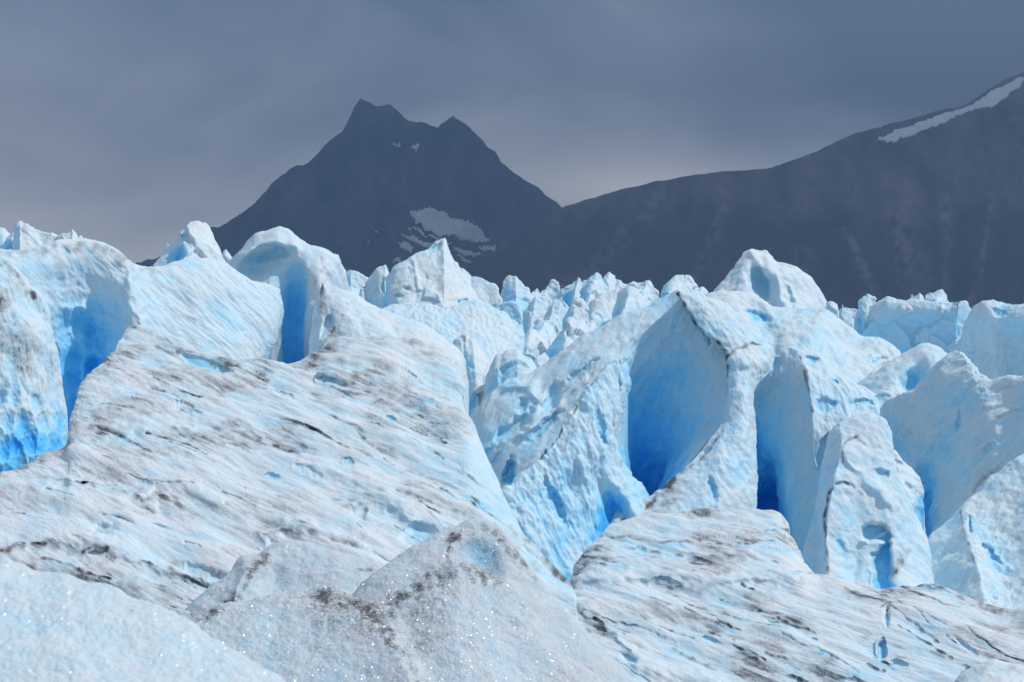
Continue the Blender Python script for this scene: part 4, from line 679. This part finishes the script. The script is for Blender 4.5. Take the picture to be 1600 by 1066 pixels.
form('ice_arch_ridge', (1350, 780, 26), (0.05, 0.6), [
    [(1290, 705, -40), (1300, 678, -8), (1312, 663, 0), (1330, 655, 0), (1352, 651, 0), (1370, 653, 0), (1383, 660, 0), (1391, 676, -6), (1396, 706, -14), (1404, 752, -24), (1421, 790, -34), (1443, 827, -50)],
    [(1286, 728, -30, .3), (1298, 708, 6, .2), (1314, 692, 22), (1334, 686, 18), (1355, 686, 14), (1374, 690, 12), (1388, 702, 6), (1397, 722, 0), (1404, 745, -8), (1414, 772, -16), (1428, 802, -26), (1446, 834, -44)],
    [(1277, 775, -10, .35), (1290, 762, 14, .25), (1303, 752, 42), (1326, 750, 36), (1348, 758, 28), (1370, 762, 24), (1388, 768, 20), (1401, 778, 12), (1410, 790, 4), (1420, 806, -4), (1433, 828, -14), (1450, 848, -34)],
    [(1267, 825, 0, .35), (1281, 822, 14, .25), (1292, 818, 52, .1), (1316, 816, 44), (1340, 816, 30), (1364, 818, 26), (1386, 822, 28), (1404, 832, 20), (1416, 842, 12), (1427, 854, 4), (1440, 868, -6), (1456, 882, -20)],
    [(1254, 870, 6, .35), (1276, 868, 18, .25), (1291, 866, 60, .1), (1314, 866, 48), (1338, 868, 34), (1364, 870, 32), (1388, 874, 36), (1408, 882, 34), (1424, 890, 28), (1438, 900, 20), (1450, 910, 10), (1462, 925, -4)],
    [(1256, 980, 40), (1278, 980, 60), (1296, 980, 110), (1318, 980, 100), (1342, 980, 90), (1366, 980, 90), (1390, 980, 94), (1410, 980, 94), (1428, 980, 90), (1444, 980, 84), (1458, 980, 76), (1474, 980, 60)]],
    'arched ice ridge outlined by a black crack with a round-topped blue window in its face', 'ice ridge', b0=0.19, disp=[('n', 40, 3.5), ('n', 14, 1.8), ('w', 10, 1)], csharp=[2], streak=((0.4, 0, -1), 3, .22, 16), floor=-14, wrapl=(6, 8, -70, .35),
    marks=[('p', [(1343, 826), (1348, 817), (1362, 813), (1378, 815), (1388, 824), (1395, 836), (1392, 850), (1376, 850), (1358, 850), (1349, 842)], 20, .34, 7), ('p', [(1360, 864), (1369, 858), (1377, 848), (1388, 842), (1397, 846), (1396, 880), (1398, 930), (1366, 930), (1362, 898)], 26, .62, 8), ('r', [(1345, 846), (1362, 846), (1374, 838), (1384, 832)], 3, 8), ('d', [(1296, 772), (1290, 800), (1289, 840), (1293, 870), (1294, 905)], 2.4, 1.1), ('d', [(1297, 770), (1304, 757), (1316, 753), (1330, 757), (1348, 772)], 3, .75), ('d', [(1318, 722), (1316, 700), (1322, 690), (1338, 682)], 2.6, .8), ('d', [(1338, 682), (1350, 695)], 4, .4),
           ('p', [(1364, 733), (1376, 730), (1392, 736), (1388, 748), (1376, 752), (1368, 744)], 10, .2, 4), ('d', [(1290, 823), (1320, 828), (1340, 836)], 2, .4), ('d', [(1384, 822), (1396, 836), (1410, 850), (1404, 880), (1398, 900)], 6, .6), ('e', 1314, 852, 6, 10, -20, 5, .25, 0), ('e', 1316, 757, 14, 4, 0, 3, .2, 0), ('r', [(1318, 700), (1345, 735), (1396, 790)], 8, 7), ('e', 1330, 880, 24, 26, 0, 8, .05, 0), ('d', [(1400, 890), (1420, 860)], 5, .4)])
form('ice_flank', (890, 730, 29), (0.55, 0.55), [
    [(968, 560, 0), (950, 572, 0), (932, 588, 0), (912, 612, 0), (891, 645, 0), (870, 678, 0), (848, 707, 0), (825, 730, 0), (802, 748, 0), (786, 768, 0), (786, 800, -30)],
    [(972, 602, 6), (951, 604, 8), (934, 612, 10), (914, 636, 10), (893, 668, 10), (872, 698, 10), (851, 725, 10), (828, 747, 10), (805, 764, 10), (790, 782, 8), (790, 810, -20)],
    [(965, 645, 8), (950, 648, 16), (934, 655, 24), (914, 678, 24), (894, 705, 24), (874, 733, 24), (854, 757, 24), (833, 778, 24), (812, 794, 24), (797, 808, 20), (795, 830, 0)],
    [(961, 692, 4), (949, 700, 18), (932, 708, 26), (913, 725, 22), (895, 747, 14, .25), (877, 770, 14, .3), (858, 790, 26), (839, 812, 32), (822, 828, 34), (808, 838, 30), (804, 855, 10)],
    [(968, 733, 0), (956, 748, 14), (938, 760, 6, .25), (918, 775, 24), (900, 795, 22), (882, 812, 24), (864, 828, 36), (848, 846, 40), (834, 860, 42), (820, 872, 38), (816, 885, 20)],
    [(1004, 778, 0), (988, 790, 12), (962, 806, -30, .6), (942, 826, 10, .4), (925, 848, 24, .25), (907, 868, 34), (892, 880, 40), (876, 893, 46), (862, 902, 50), (846, 912, 46), (840, 920, 30)],
    [(1008, 830, 30), (990, 850, 40), (965, 880, 0, .9), (950, 900, 40, .6), (935, 920, 60), (918, 935, 70), (900, 945, 76), (885, 950, 80), (870, 955, 84), (855, 960, 80), (848, 965, 60)]],
    'cyan ice flank under a thin black crack, left of the great blue hollow', 'ice flank', b0=0.25, disp=[('n', 50, 5), ('r', 28, 6, (0.38, 1, 5)), ('n', 14, 3.2), ('r', 8, .9, (0.38, 1, 6)), ('w', 9, .8)], streak=((0.38, 1), 5, .1, 12), back=(46, -60), wrapl=(12, 0, -90, .45), floor=-14,
    marks=[('d', [(930, 590), (922, 604), (908, 622), (897, 645), (880, 668), (862, 694), (845, 712)], 2.4, 1.0), ('d', [(845, 712), (800, 750)], 3, .4), ('e', 868, 784, 8, 40, -24, 16, .2, 0), ('b', [(955, 790), (945, 815), (935, 840)], 16, .5), ('e', 940, 668, 6, 34, -12, 10, .2, 0), ('b', [(900, 800), (870, 860), (880, 900)], 22, .18), ('b', [(900, 690), (860, 770)], 16, .1), ('r', [(905, 720), (925, 760), (935, 820)], 6, 8)])
RC = np.random.RandomState(4)
def cracks(n, xr, yr, ang):
    out = []
    for _ in range(n):
        x, y = RC.uniform(*xr), RC.uniform(*yr); a = math.radians(ang(x, y) + RC.uniform(-6, 6)); ln = RC.choice([22, 35, 55, 90]) * RC.uniform(.7, 1.3); pts = []
        for k in range(5):
            pts.append((x, y)); x += ln / 4 * math.cos(a); y += ln / 4 * math.sin(a); a += math.radians(RC.uniform(-9, 9))
        out.append((pts, RC.uniform(.9, 1.9), RC.uniform(.3, .85)))
    return ('cracks', out)
# --- the two great slopes of the near ground
S1 = [(-140, 810, -160, 1120), (0, 742, -40, 1120), (60, 712, 30, 1110), (102, 695, 84, 1100), (110, 650, 118, 1095), (134, 592, 160, 1090), (180, 535, 200, 1085), (206, 508, 240, 1080), (235, 512, 280, 1075), (290, 541, 330, 1070), (345, 556, 380, 1065), (430, 558, 440, 1060), (480, 556, 480, 1060), (510, 538, 510, 1060), (540, 526, 545, 1060), (600, 526, 590, 1060), (655, 535, 640, 1060), (697, 552, 690, 1060), (722, 592, 730, 1060), (734, 650, 765, 1060), (745, 693, 795, 1055), (766, 737, 825, 1045), (792, 776, 850, 1035), (820, 835, 870, 1020), (872, 893, 890, 1000), (896, 914, 905, 980)]
rows = []
for f in (0, .03, .09, .18, .3, .44, .58, .72, .86, 1.0):
    row = []
    for i, (x, y, X, Y_) in enumerate(S1):
        e = max(0, (i - 15) / 10.0); lf = max(0, 1 - abs(i - 3.5) / 4.0)
        rr = -90 * e * (1 - f) ** 3 + 46 * (1 - (1 - min(1, f * 3.2)) ** 2) * (0.6 + 0.4 * lf)
        row.append((x + (X - x) * f, y + (Y_ - y) * f, rr, 0.08 + 0.18 * min(1, e * 2) * (1 - f)))
    rows.append(row)
DENTS = [('p', [(277, 548), (300, 553), (330, 560), (354, 569), (357, 577), (346, 583), (322, 574), (292, 565)], 14, .32, 5), ('d', [(276, 546), (310, 552), (356, 566), (376, 574)], 3, .45), ('e', 350, 577, 12, 6, 20, 8, .1, .3), ('e', 286, 630, 15, 6, 12, 10, .25, .1), ('e', 302, 640, 12, 5, 15, 8, .1, .3), ('e', 274, 590, 8, 3, 10, 6, .15, .2), ('p', [(490, 584), (502, 583), (530, 592), (552, 600), (540, 602), (512, 596), (494, 592)], 9, .24, 4), ('d', [(492, 581), (530, 590), (556, 600)], 2.5, .6), ('e', 610, 652, 8, 5, 20, 9, .35, .1), ('e', 587, 662, 11, 6, 15, 8, .2, 0), ('e', 554, 668, 13, 6, 35, 7, .15, 0),
    ('e', 464, 662, 14, 5, 15, 10, .25, .6), ('e', 490, 670, 14, 4, 20, 8, .1, .6), ('e', 425, 741, 8, 6, 0, 9, .4, .2), ('e', 545, 717, 7, 7, 0, 9, .35, .1), ('e', 258, 790, 26, 16, 14, 14, .15, .3), ('e', 230, 757, 15, 8, -15, 10, .25, 0), ('p', [(134, 863), (150, 858), (168, 858), (170, 864), (158, 871), (144, 870)], 9, .35, 3), ('d', [(130, 860), (150, 855), (170, 857), (166, 870)], 2.5, .7), ('e', 165, 826, 24, 8, 0, 8, .1, 0), ('e', 556, 800, 12, 30, 5, 12, .2, .2), ('e', 652, 832, 34, 14, -6, 12, .18, .15),
    ('e', 480, 735, 26, 7, 22, 8, .12, 0), ('e', 208, 618, 18, 5, 8, 6, .1, 0), ('e', 250, 822, 14, 5, 0, 6, .15, 0), ('e', 116, 838, 8, 4, 0, 6, .2, 0), ('e', 370, 700, 20, 5, 18, 6, .05, .2), ('e', 640, 585, 20, 5, 30, 8, .1, .2), ('e', 320, 895, 50, 9, 22, 14, .15, .35), ('e', 440, 612, 20, 5, 20, 7, .1, .3)]
RISES = [('r', [(100, 688), (180, 672), (240, 660), (300, 664)], 12, 12), ('r', [(0, 850), (60, 838), (130, 842), (190, 858), (260, 885), (330, 905)], 12, 14), ('r', [(60, 760), (110, 745), (150, 748)], 10, 10), ('r', [(215, 775), (240, 757), (290, 762), (340, 785)], 7, 9), ('r', [(555, 785), (580, 772), (610, 785), (640, 805)], 12, 12), ('r', [(410, 835), (450, 820), (510, 830), (560, 850)], 10, 12), ('r', [(400, 560), (480, 575), (560, 575), (640, 600), (700, 660)], 18, 12), ('r', [(480, 700), (520, 720), (600, 760), (700, 830)], 20, 10)]
DIRT1 = [('d', [(0, 880), (80, 900), (180, 925), (260, 945)], 30, .16), ('d', [(130, 650), (230, 640), (330, 690)], 24, .12), ('d', [(500, 540), (600, 545), (690, 600)], 24, .14), ('d', [(206, 510), (180, 535), (150, 572), (118, 620), (108, 690)], 9, .3), ('d', [(206, 508), (262, 532), (300, 548)], 6, .35), ('d', [(112, 690), (60, 712), (0, 742)], 7, .5), ('d', [(118, 672), (170, 668), (240, 690), (260, 705), (200, 690), (140, 690)], 9, .22), ('d', [(250, 700), (340, 722), (420, 745)], 7, .2), ('d', [(0, 860), (40, 848), (100, 850), (170, 862), (230, 884), (300, 905), (350, 915)], 9, .5), ('d', [(10, 868), (60, 890), (130, 905), (200, 930)], 22, .34), ('d', [(0, 780), (60, 775), (120, 790)], 16, .14), ('d', [(480, 560), (580, 575), (660, 620)], 26, .14), ('d', [(120, 660), (220, 660), (320, 690)], 16, .12),
    ('d', [(340, 555), (400, 585), (470, 610)], 5, .35), ('d', [(440, 656), (500, 675), (545, 700)], 3, .6), ('d', [(212, 770), (225, 790), (240, 800)], 4, .55), ('d', [(180, 765), (212, 774)], 6, .4), ('d', [(500, 545), (560, 530), (640, 535), (680, 548)], 7, .2), ('d', [(500, 570), (560, 590), (640, 640)], 22, .16), ('d', [(640, 540), (690, 580), (715, 650)], 10, .22), ('d', [(560, 790), (572, 815), (590, 822)], 10, .35), ('d', [(560, 785), (620, 780)], 6, .25),
    ('d', [(420, 828), (470, 822), (540, 850), (600, 870)], 4, .3), ('d', [(620, 765), (690, 790), (726, 802)], 2.5, .5), ('d', [(800, 830), (850, 868), (885, 905)], 9, .45), ('d', [(820, 880), (860, 890), (890, 908)], 8, .4), ('d', [(700, 560), (740, 700), (800, 820)], 3, .1), ('d', [(380, 690), (420, 712), (460, 720)], 4, .25), ('d', [(150, 640), (230, 625), (300, 650), (400, 690)], 10, .12), ('d', [(30, 800), (90, 780), (150, 790)], 10, .18)]
form('glacier_slope', (400, 740, 17), (0.0, 2.1), rows, 'long grey-streaked glacier slope filling the left of the near ground', kind='structure', back=(50, -150), sharp=[0], b0=0.08,
     disp=[('s', 120, 11, FLOW + (2.5,)), ('s', 40, 5, FLOW + (3,)), ('n', 16, 2.1, FLOW + (5,)), ('r', 8, 1.0, FLOW + (7,)), ('n', 5, .4)], streak=(FLOW, 9, .46, 12), marks=DENTS + RISES + DIRT1 + [cracks(95, (-20, 760), (540, 960), lambda x, y: 11 + max(0, x - 150) / 620. * 30)], dn=.22, floor=-9, step=1.5)
S2 = [(856, 950, 880, 1110), (872, 928, 900, 1110), (886, 906, 925, 1110), (904, 872, 950, 1110), (922, 846, 970, 1110), (950, 820, 995, 1110), (985, 811, 1025, 1110), (1020, 803, 1055, 1110), (1068, 795, 1090, 1110), (1122, 794, 1130, 1110), (1186, 792, 1180, 1110), (1216, 800, 1212, 1110), (1232, 818, 1240, 1110), (1245, 852, 1262, 1110), (1272, 897, 1290, 1110), (1302, 903, 1320, 1110), (1340, 910, 1355, 1110), (1382, 919, 1392, 1110), (1440, 906, 1445, 1110), (1492, 920, 1495, 1110), (1545, 947, 1548, 1110), (1605, 960, 1608, 1110), (1720, 975, 1725, 1110)]
rows = []
for f in (0, .04, .12, .24, .38, .55, .75, 1.0):
    row = []
    for i, (x, y, X, Y_) in enumerate(S2):
        lf = max(0, 1 - i / 4.0); rg = max(0, 1 - abs(i - 12.5) / 2.0)
        rr = -50 * lf * (1 - f) ** 4 - 34 * rg * (1 - f) ** 6 + 40 * (1 - (1 - min(1, f * 3.0)) ** 2)
        row.append((x + (X - x) * f, y + (Y_ - y) * f, rr))
    rows.append(row)
form('glacier_slope', (1150, 950, 14.5), (-0.1, 1.9), rows, 'grimy grooved glacier slope filling the right of the near ground', kind='structure', back=(40, -130), sharp=[0], b0=0.09,
     disp=[('s', 110, 10, FLOW + (2.5,)), ('s', 38, 5, FLOW + (3,)), ('n', 15, 2.1, FLOW + (5,)), ('r', 8, 1.0, FLOW + (7,)), ('n', 5, .4)], streak=(FLOW, 9, .52, 12), dn=.27, floor=-9, step=1.5,
     marks=[cracks(80, (900, 1600), (815, 1066), lambda x, y: (6 if y < 900 else 24) + (8 if x > 1350 else 0)), ('r', [(872, 908), (960, 900), (1040, 896), (1120, 902), (1200, 900), (1270, 900)], 9, 12), ('r', [(930, 850), (1000, 840), (1080, 850), (1160, 862)], 14, 8), ('d', [(920, 856), (900, 880), (893, 905)], 8, .3), ('d', [(940, 826), (990, 815), (1060, 800), (1130, 797)], 5, .25), ('d', [(1186, 794), (1216, 802), (1232, 820), (1244, 850)], 4, .4),
            ('d', [(850, 905), (920, 912), (1000, 905), (1090, 918), (1180, 905), (1270, 912)], 6, .35), ('d', [(1000, 870), (1080, 872), (1160, 866)], 6, .35), ('d', [(990, 862), (1030, 850), (1090, 862)], 4, .25), ('d', [(1100, 920), (1200, 925), (1300, 920), (1380, 935)], 9, .2), ('d', [(1382, 920), (1440, 910), (1492, 922), (1545, 950), (1605, 965)], 7, .4), ('d', [(1500, 940), (1560, 960), (1620, 985)], 10, .3),
            ('p', [(1380, 954), (1386, 949), (1392, 954), (1391, 980), (1386, 984), (1379, 972)], 13, .42, 3), ('p', [(1374, 1002), (1384, 996), (1382, 1022), (1374, 1024)], 12, .42, 3), ('d', [(1378, 950), (1386, 947), (1392, 951)], 2, .5), ('e', 1406, 1034, 10, 7, 20, 10, .3, 0), ('e', 1508, 1008, 15, 7, 50, 11, .35, .1), ('e', 1546, 1010, 13, 6, 40, 9, .25, .3), ('e', 1572, 1036, 10, 6, 20, 8, .2, 0), ('e', 1205, 972, 6, 4, 0, 7, .45, .1), ('e', 1272, 998, 4, 3, 0, 5, .35, 0), ('p', [(968, 1018), (980, 1020), (1000, 1028), (996, 1040), (978, 1040), (970, 1030)], 14, .4, 5), ('e', 941, 882, 6, 5, 0, 7, .35, 0), ('e', 1000, 853, 7, 4, 10, 6, .3, 0), ('e', 1045, 906, 14, 5, 5, 8, .35, .3), ('e', 1208, 874, 6, 3, 0, 5, .3, 0), ('e', 1204, 893, 5, 3, 0, 5, .3, 0), ('e', 1118, 790, 10, 4, 0, 5, .3, .2), ('e', 1176, 1028, 7, 3, 0, 5, .15, .2), ('e', 1110, 998, 14, 5, 20, 7, .15, .2),
            ('d', [(880, 940), (930, 970), (970, 1010), (990, 1022)], 6, .45), ('d', [(1015, 940), (1060, 975), (1090, 1000)], 5, .3), ('d', [(1230, 960), (1260, 985)], 5, .4), ('r', [(890, 935), (930, 960), (985, 1012)], 8, 9), ('r', [(1000, 1040), (1060, 1050), (1120, 1066)], 12, 10)])
form('ice_mound', (1560, 1070, 10), (0, 1.2), [
    [(1470, 1100, -30), (1492, 1072, 0), (1512, 1050, 0), (1530, 1040, 0), (1552, 1034, 0), (1580, 1040, 0), (1610, 1050, 0), (1660, 1080, 0)],
    [(1474, 1110, -10), (1500, 1088, 14), (1518, 1068, 16), (1534, 1058, 16), (1554, 1052, 16), (1580, 1056, 16), (1610, 1066, 14), (1660, 1096, 12)],
    [(1480, 1170, 30), (1506, 1160, 40), (1522, 1150, 44), (1538, 1150, 44), (1556, 1150, 44), (1580, 1150, 44), (1610, 1150, 44), (1660, 1160, 40)]],
    'small dirty ice mound cut by the bottom right corner of the photo', 'ice mound', b0=.1, disp=[('n', 30, 3), ('n', 9, 1.2)], streak=(FLOW, 4, .7, 16), marks=[('d', [(1500, 1064), (1552, 1038), (1600, 1048)], 9, .4)], floor=-8, dn=.2)
# --- foreground
form('ice_mound', (450, 910, 9.5), (0.1, 1.3), [
    [(280, 975, -30), (298, 950, -8), (330, 922, 0), (358, 898, 0), (378, 872, 0), (402, 864, 0), (428, 854, 0), (452, 853, 0), (482, 856, 0), (532, 868, 0), (565, 878, 0), (605, 892, -6), (645, 908, -20)],
    [(284, 985, -20), (304, 958, 4), (334, 934, 10), (360, 912, 14), (386, 886, 22), (410, 878, 22), (432, 870, 10), (454, 870, 8), (484, 873, 10), (532, 884, 10), (565, 894, 10), (603, 906, 4), (640, 920, -14)],
    [(290, 1000, -10), (312, 975, 14), (338, 955, 24), (354, 942, 32), (368, 925, 40), (402, 910, 14, .25), (430, 898, -4, .3), (456, 896, 4, .2), (486, 898, 12), (532, 906, 18), (565, 914, 20), (600, 922, 14), (635, 934, 0)],
    [(296, 1040, 10), (318, 1020, 40), (342, 1010, 50), (358, 1000, 56), (374, 990, 60), (404, 985, 40), (432, 980, 30), (458, 980, 34), (488, 980, 42), (532, 980, 50), (565, 980, 52), (596, 985, 46), (630, 990, 30)]],
    'pale glistening ice mound with a black gritty arete, left of the foreground peak', 'ice mound', b0=.17, disp=[('n', 50, 5), ('n', 16, 2), ('w', 7, .9)], fore=True, floor=-7, csharp=[4], dn=.12, streak=(FLOW, 3, .15, 16),
    marks=[('d', [(416, 870), (400, 884), (388, 902), (378, 922), (364, 938)], 8, .8), ('d', [(414, 872), (430, 885), (446, 900)], 12, .3), ('d', [(560, 885), (580, 893)], 6, .5), ('d', [(360, 935), (352, 940)], 4, .8)])
form('ice_peak', (720, 880, 8.6), (0.15, 1.0), [
    [(545, 940, -20), (570, 912, -4), (604, 886, 0), (634, 866, 0), (662, 848, 0), (688, 834, 0), (710, 824, 0), (732, 818, 0), (753, 816, 0), (778, 827, 0), (800, 848, 0), (816, 876, 0), (844, 908, 0), (862, 934, 0), (894, 970, 0), (934, 1010, 0), (985, 1066, 0), (1030, 1120, 0)],
    [(550, 955, -10), (575, 928, 6), (608, 902, 12), (638, 880, 12), (666, 862, 12), (692, 850, 12), (712, 842, 16), (733, 838, 10), (752, 838, 4, .2), (772, 848, 4, .2), (790, 866, 10), (803, 890, 14), (828, 920, 14), (846, 946, 14), (878, 982, 14), (918, 1022, 14), (968, 1078, 14), (1010, 1130, 14)],
    [(556, 975, 0), (582, 955, 14), (612, 934, 22), (642, 912, 20), (668, 890, 22), (690, 872, 22), (708, 862, 16), (728, 858, -4, .3), (748, 862, -10, .34), (766, 874, -4, .3), (782, 890, 12), (794, 910, 24), (812, 938, 26), (828, 962, 26), (858, 998, 26), (896, 1038, 26), (946, 1092, 26), (990, 1140, 26)],
    [(560, 1020, 20), (586, 1010, 40), (616, 990, 50), (644, 970, 50), (668, 950, 50), (690, 940, 46), (706, 930, 30), (724, 930, 0, .35), (744, 930, -6, .35), (762, 940, 6), (778, 950, 34), (790, 970, 44), (806, 990, 46), (820, 1010, 48), (846, 1040, 50), (880, 1075, 50), (930, 1120, 50), (975, 1160, 50)]],
    'foreground ice peak ringed with black grit around a smooth pale blue scoop', 'ice peak', b0=.16, disp=[('n', 50, 4), ('n', 16, 1.6), ('w', 6, .8)], fore=True, floor=-7, dn=.14,
    marks=[('d', [(704, 842), (720, 832), (752, 822), (780, 832), (800, 852), (816, 880)], 11, .5), ('d', [(712, 838), (704, 858), (696, 878)], 8, .75), ('d', [(800, 850), (816, 880), (850, 920)], 14, .34), ('d', [(690, 890), (640, 905)], 10, .3), ('b', [(735, 860), (765, 870)], 20, .16)])
form('ice_crest', (600, 990, 7), (0.1, 1.1), [
    [(195, 975, -30), (222, 948, 0), (256, 949, 0), (304, 953, 0), (334, 944, 0), (384, 936, 0), (440, 924, 0), (498, 917, 0), (534, 920, 0), (556, 932, 0), (582, 938, 0), (612, 926, 0), (644, 911, 0), (686, 885, 0), (724, 871, 0), (756, 887, 0), (796, 907, 0), (816, 938, -4), (846, 975, -8), (886, 1015, -12), (940, 1066, -16), (1000, 1130, -20)],
    [(197, 985, -20), (224, 960, 10), (258, 962, 12), (305, 966, 12), (335, 957, 12), (385, 949, 12), (440, 938, 12), (496, 931, 12), (532, 936, 14), (558, 948, 18), (584, 952, 10), (613, 941, 10), (645, 926, 12), (686, 900, 12), (722, 888, 14), (752, 902, 12), (788, 922, 10), (806, 950, 8), (834, 986, 6), (872, 1026, 2), (924, 1078, 0), (980, 1140, 0)],
    [(200, 1010, 0), (226, 990, 24), (260, 992, 26), (306, 996, 28), (336, 990, 28), (386, 984, 28), (440, 976, 28), (494, 972, 32), (540, 975, 40), (586, 978, 60), (606, 980, 40), (624, 974, 30), (650, 962, 30), (685, 944, 32), (716, 935, 34), (742, 945, 32), (772, 965, 28), (790, 990, 24), (814, 1022, 20), (850, 1060, 16), (900, 1105, 12), (950, 1160, 10)],
    [(205, 1120, 50), (230, 1110, 60), (264, 1110, 70), (308, 1110, 70), (338, 1110, 74), (388, 1110, 76), (440, 1110, 80), (500, 1110, 84), (570, 1110, 96), (668, 1110, 120), (690, 1110, 100), (700, 1105, 90), (712, 1100, 88), (724, 1095, 88), (736, 1095, 88), (750, 1100, 84), (770, 1110, 78), (785, 1125, 72), (800, 1140, 66), (830, 1160, 60), (880, 1180, 50), (930, 1200, 40)]],
    'gritty foreground ice crest sparkling with coarse crystals, nearest grey ridge at bottom centre', 'ice crest', b0=.14, disp=[('n', 60, 5), ('n', 18, 2.4), ('c', 6, 1.5), ('w', 3.5, .8)], fore=True, floor=-6, csharp=[9], sharp=[0], dn=.18, step=1.5, streak=((0.6, 0.2, -1), 3, .18, 30),
    marks=[('d', [(222, 954), (256, 960), (304, 964), (334, 954)], 14, .42), ('d', [(334, 954), (440, 938), (500, 932), (540, 936)], 18, .24), ('d', [(500, 930), (556, 946), (588, 974), (612, 1004), (640, 1048), (670, 1080)], 13, .42), ('d', [(560, 945), (590, 975), (615, 1010)], 6, .3), ('d', [(584, 952), (644, 926), (688, 898), (724, 886), (756, 902)], 20, .42), ('d', [(600, 944), (650, 922), (700, 892)], 8, .28), ('d', [(756, 896), (800, 924), (830, 960)], 16, .26), ('d', [(640, 970), (720, 935), (790, 965)], 40, .14), ('d', [(480, 960), (560, 985)], 30, .14), ('b', [(420, 1030), (520, 1060)], 50, .14)])
form('snow_bank', (180, 980, 3.4), (0.15, 1.5), [
    [(-120, 830, 0), (-40, 860, 0), (0, 869, 0), (24, 883, 0), (60, 898, 0), (94, 897, 0), (132, 911, 0), (168, 916, 0), (200, 934, 0), (256, 953, 0), (320, 992, 0), (380, 1028, 0), (440, 1064, 0), (520, 1120, 0), (600, 1180, 0)],
    [(-120, 850, 12), (-40, 878, 12), (0, 888, 12), (24, 900, 12), (60, 914, 12), (94, 914, 12), (130, 926, 12), (165, 932, 12), (196, 950, 12), (250, 970, 12), (312, 1008, 12), (372, 1044, 12), (430, 1080, 12), (510, 1138, 12), (590, 1196, 12)],
    [(-120, 940, 40), (-40, 950, 40), (0, 955, 40), (24, 960, 40), (58, 968, 40), (90, 972, 40), (120, 980, 40), (150, 990, 40), (180, 1004, 40), (230, 1030, 40), (290, 1060, 40), (345, 1090, 40), (400, 1125, 40), (480, 1180, 40), (560, 1230, 40)],
    [(-140, 1200, 90), (-50, 1200, 90), (0, 1200, 90), (24, 1200, 90), (50, 1200, 90), (80, 1200, 90), (110, 1200, 90), (140, 1200, 90), (170, 1200, 90), (210, 1210, 90), (260, 1220, 90), (310, 1230, 90), (360, 1240, 90), (440, 1260, 90), (520, 1290, 90)]],
    'bright out-of-focus bank of crusted snow across the bottom left corner', 'snow bank', b0=.24, disp=[('n', 90, 5), ('n', 22, 3), ('c', 9, 2)], fore=2, floor=-4, dn=0, marks=[('d', [(0, 872), (60, 900), (130, 914)], 5, .1)])
# ================================================================ cloud slab added high out of view to shade the mountains, and the air
cx, cy = np.meshgrid(np.linspace(-7000, 15000, 90), np.linspace(4300, 13200, 60))
def shade_cloud_layer(z, s, amp): return np.stack([cx, cy, z + amp * fbm(np.stack([cx / 1500., cy / 1500., 0 * cx + s], -1).reshape(-1, 3), 9, 4).reshape(cx.shape)], -1).reshape(-1, 3)
lo, hi = shade_cloud_layer(2950, 1.0, 180), shade_cloud_layer(3700, 5.0, 350); nn_ = len(lo); ii = np.arange(nn_).reshape(cx.shape)
q = np.stack([ii[:-1, :-1], ii[:-1, 1:], ii[1:, 1:], ii[1:, :-1]], -1).reshape(-1, 4)
brd = np.concatenate([ii[0, :], ii[1:, -1], ii[-1, -2::-1], ii[-2:0:-1, 0]]); nx = np.roll(brd, -1)
mcl = new_mat('shade_cloud_sheet'); pd_ = nd('ShaderNodeBsdfDiffuse'); pd_.inputs[0].default_value = (0.9, 0.92, 0.95, 1); pt_ = nd('ShaderNodeBsdfTranslucent'); pt_.inputs[0].default_value = (0.9, 0.92, 0.95, 1)
pc = nd('ShaderNodeMixShader'); lk(pd_.outputs[0], pc.inputs[1]); lk(pt_.outputs[0], pc.inputs[2])
oc = nd('ShaderNodeOutputMaterial'); lk(pc.outputs[0], oc.inputs[0])
tag(build_mesh('shade_cloud', np.concatenate([lo, hi]), np.concatenate([q, q[:, ::-1] + nn_, np.stack([brd, nx, nx + nn_, brd + nn_], -1)]), {}, mcl), kind='structure')
X0, X1, Y0_, Y1, Z0, Z1 = -9000., 9000., -60., 10800., -1150., 1250.
HV = np.array([(x, y, z) for z in (Z0, Z1) for y in (Y0_, Y1) for x in (X0, X1)])
mh = new_mat('haze_air'); pv = nd('ShaderNodeVolumePrincipled'); pv.inputs['Color'].default_value = (0.37, 0.585, 0.97, 1); pv.inputs['Density'].default_value = HAZE
pv.inputs['Anisotropy'].default_value = 0.0; oh = nd('ShaderNodeOutputMaterial'); lk(pv.outputs[0], oh.inputs['Volume'])
tag(build_mesh('haze', HV, np.array([[0, 2, 3, 1], [4, 5, 7, 6], [0, 1, 5, 4], [2, 6, 7, 3], [0, 4, 6, 2], [1, 3, 7, 5]]), {}, mh, smooth=False), kind='stuff')
